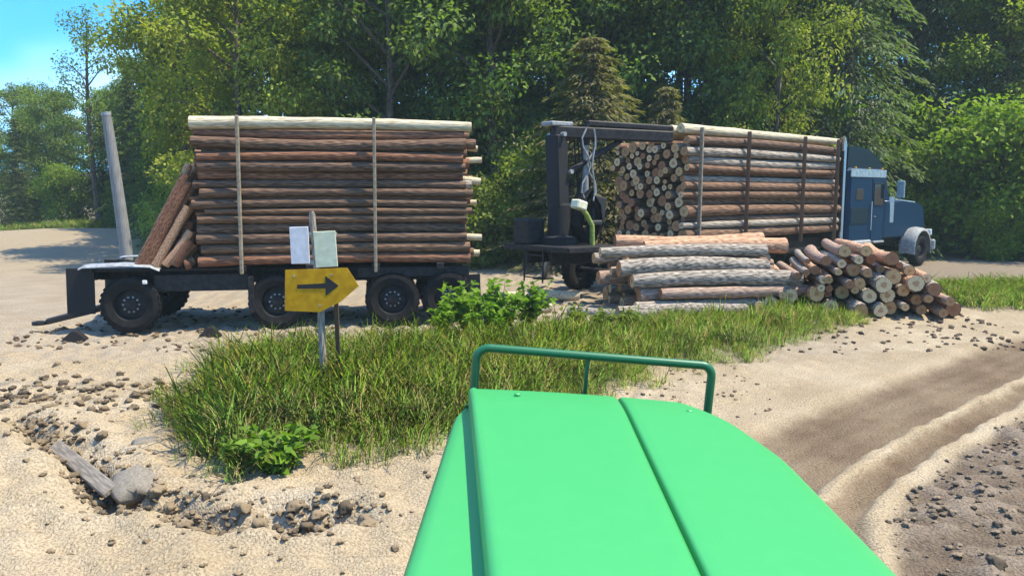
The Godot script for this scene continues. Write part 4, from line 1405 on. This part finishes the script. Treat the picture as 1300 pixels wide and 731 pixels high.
	beam("guard_foot", gd, V(xl - .05, -1.0, zz), V(xr + .05, -1.0, zz), .10, .12, M.black)
	beam("guard_bracket", gd, V(-.3, -1.0, zz), V(-.3, -1.0, -2.2), .10, .12, M.black)
	beam("guard_bracket", gd, V(.15, -1.0, zz), V(.15, -1.0, -2.2), .10, .12, M.black)
	# engine frame, front axle and wheels
	beam("engine_frame", o, V(-.07, -.88, -2.75), V(-.07, -.88, -.6), .6, .32, M.black, .03)
	beam("front_axle", o, V(-.80, -1.12, -2.15), V(.66, -1.12, -2.15), .14, .14, M.black, .03)
	beam("axle_pivot", o, V(-.07, -1.16, -2.15), V(-.07, -.8, -2.15), .2, .2, M.black, .02)
	for s in [-1, 1]:
		wheel(o, V(-.07 + s * .80, -1.215, -2.15), .47, .30)
		o.get_child(o.get_child_count() - 1).rotation.y = PI / 2 * s

# ---------------------------------------------------------------- everything
func _ready() -> void:
	# camera
	var cam := Camera3D.new()
	cam.name = "camera"
	cam.fov = 40.15
	cam.near = .05
	cam.far = 1000
	add_child(cam)
	cam.position = V(0, 2.4, 0)
	cam.rotation.x = deg_to_rad(-6.6)
	cam.current = true
	# sky, sun, exposure
	var we := WorldEnvironment.new()
	we.name = "world"
	var env := Environment.new()
	env.background_mode = Environment.BG_SKY
	var sm := ProceduralSkyMaterial.new()
	sm.sky_top_color = Color(.15, .44, .76)
	sm.sky_horizon_color = Color(.26, .68, .86)
	sm.sky_curve = .12
	sm.ground_bottom_color = Color(.30, .30, .26)
	sm.ground_horizon_color = Color(.55, .60, .58)
	sm.sky_energy_multiplier = 1.0
	# scattered fair-weather clouds all round
	var cn := FastNoiseLite.new()
	cn.seed = 9; cn.frequency = 1.6; cn.fractal_octaves = 5
	var ci := Image.create(512, 256, false, Image.FORMAT_RGBA8)
	for y in 256:
		for x in 512:
			var la := PI * (.5 - (y + .5) / 256.0); var lo := TAU * x / 512.0
			var d := V(cos(lo) * cos(la), sin(la) * 1.8, sin(lo) * cos(la))
			ci.set_pixel(x, y, Color(1, .97, .92, clampf(cn.get_noise_3dv(d) * 1.4, 0, .45)))
	sm.sky_cover = ImageTexture.create_from_image(ci)
	sm.sky_cover_modulate = Color(.85, .85, .85)
	var sky := Sky.new()
	sky.sky_material = sm
	env.sky = sky
	env.background_energy_multiplier = 1.4
	env.fog_enabled = true
	env.fog_density = .0008
	env.fog_light_color = Color(.80, .88, .86)
	env.tonemap_mode = Environment.TONE_MAPPER_LINEAR
	env.tonemap_exposure = 2.15
	env.ssao_enabled = true
	env.ssil_enabled = true
	env.sdfgi_enabled = true
	we.environment = env
	add_child(we)
	var sun := DirectionalLight3D.new()
	sun.name = "sun"
	sun.light_energy = 1.4
	sun.light_angular_distance = .53
	sun.light_color = Color(1, .96, .88)
	sun.shadow_enabled = true
	add_child(sun)
	sun.look_at_from_position(V(.43, .87, .04), Vector3.ZERO, Vector3.FORWARD)

	n_low.seed = 1; n_low.frequency = .22; n_low.fractal_octaves = 2
	n_mid.seed = 2; n_mid.frequency = .9; n_mid.fractal_octaves = 3
	n_fine.seed = 3; n_fine.frequency = 2.6; n_fine.fractal_octaves = 4
	n_patch.seed = 4; n_patch.frequency = .5; n_patch.fractal_octaves = 3
	make_materials()
	var gd := mat("glass_dark", Color(.03, .05, .06), .06)
	build_ground()
	build_log_meshes()
	build_trailer()
	build_truck()
	build_piles()
	build_trees()
	build_grass()
	build_plants()
	build_sign()
	build_pole()
	build_tractor()
	build_small()
	build_litter()
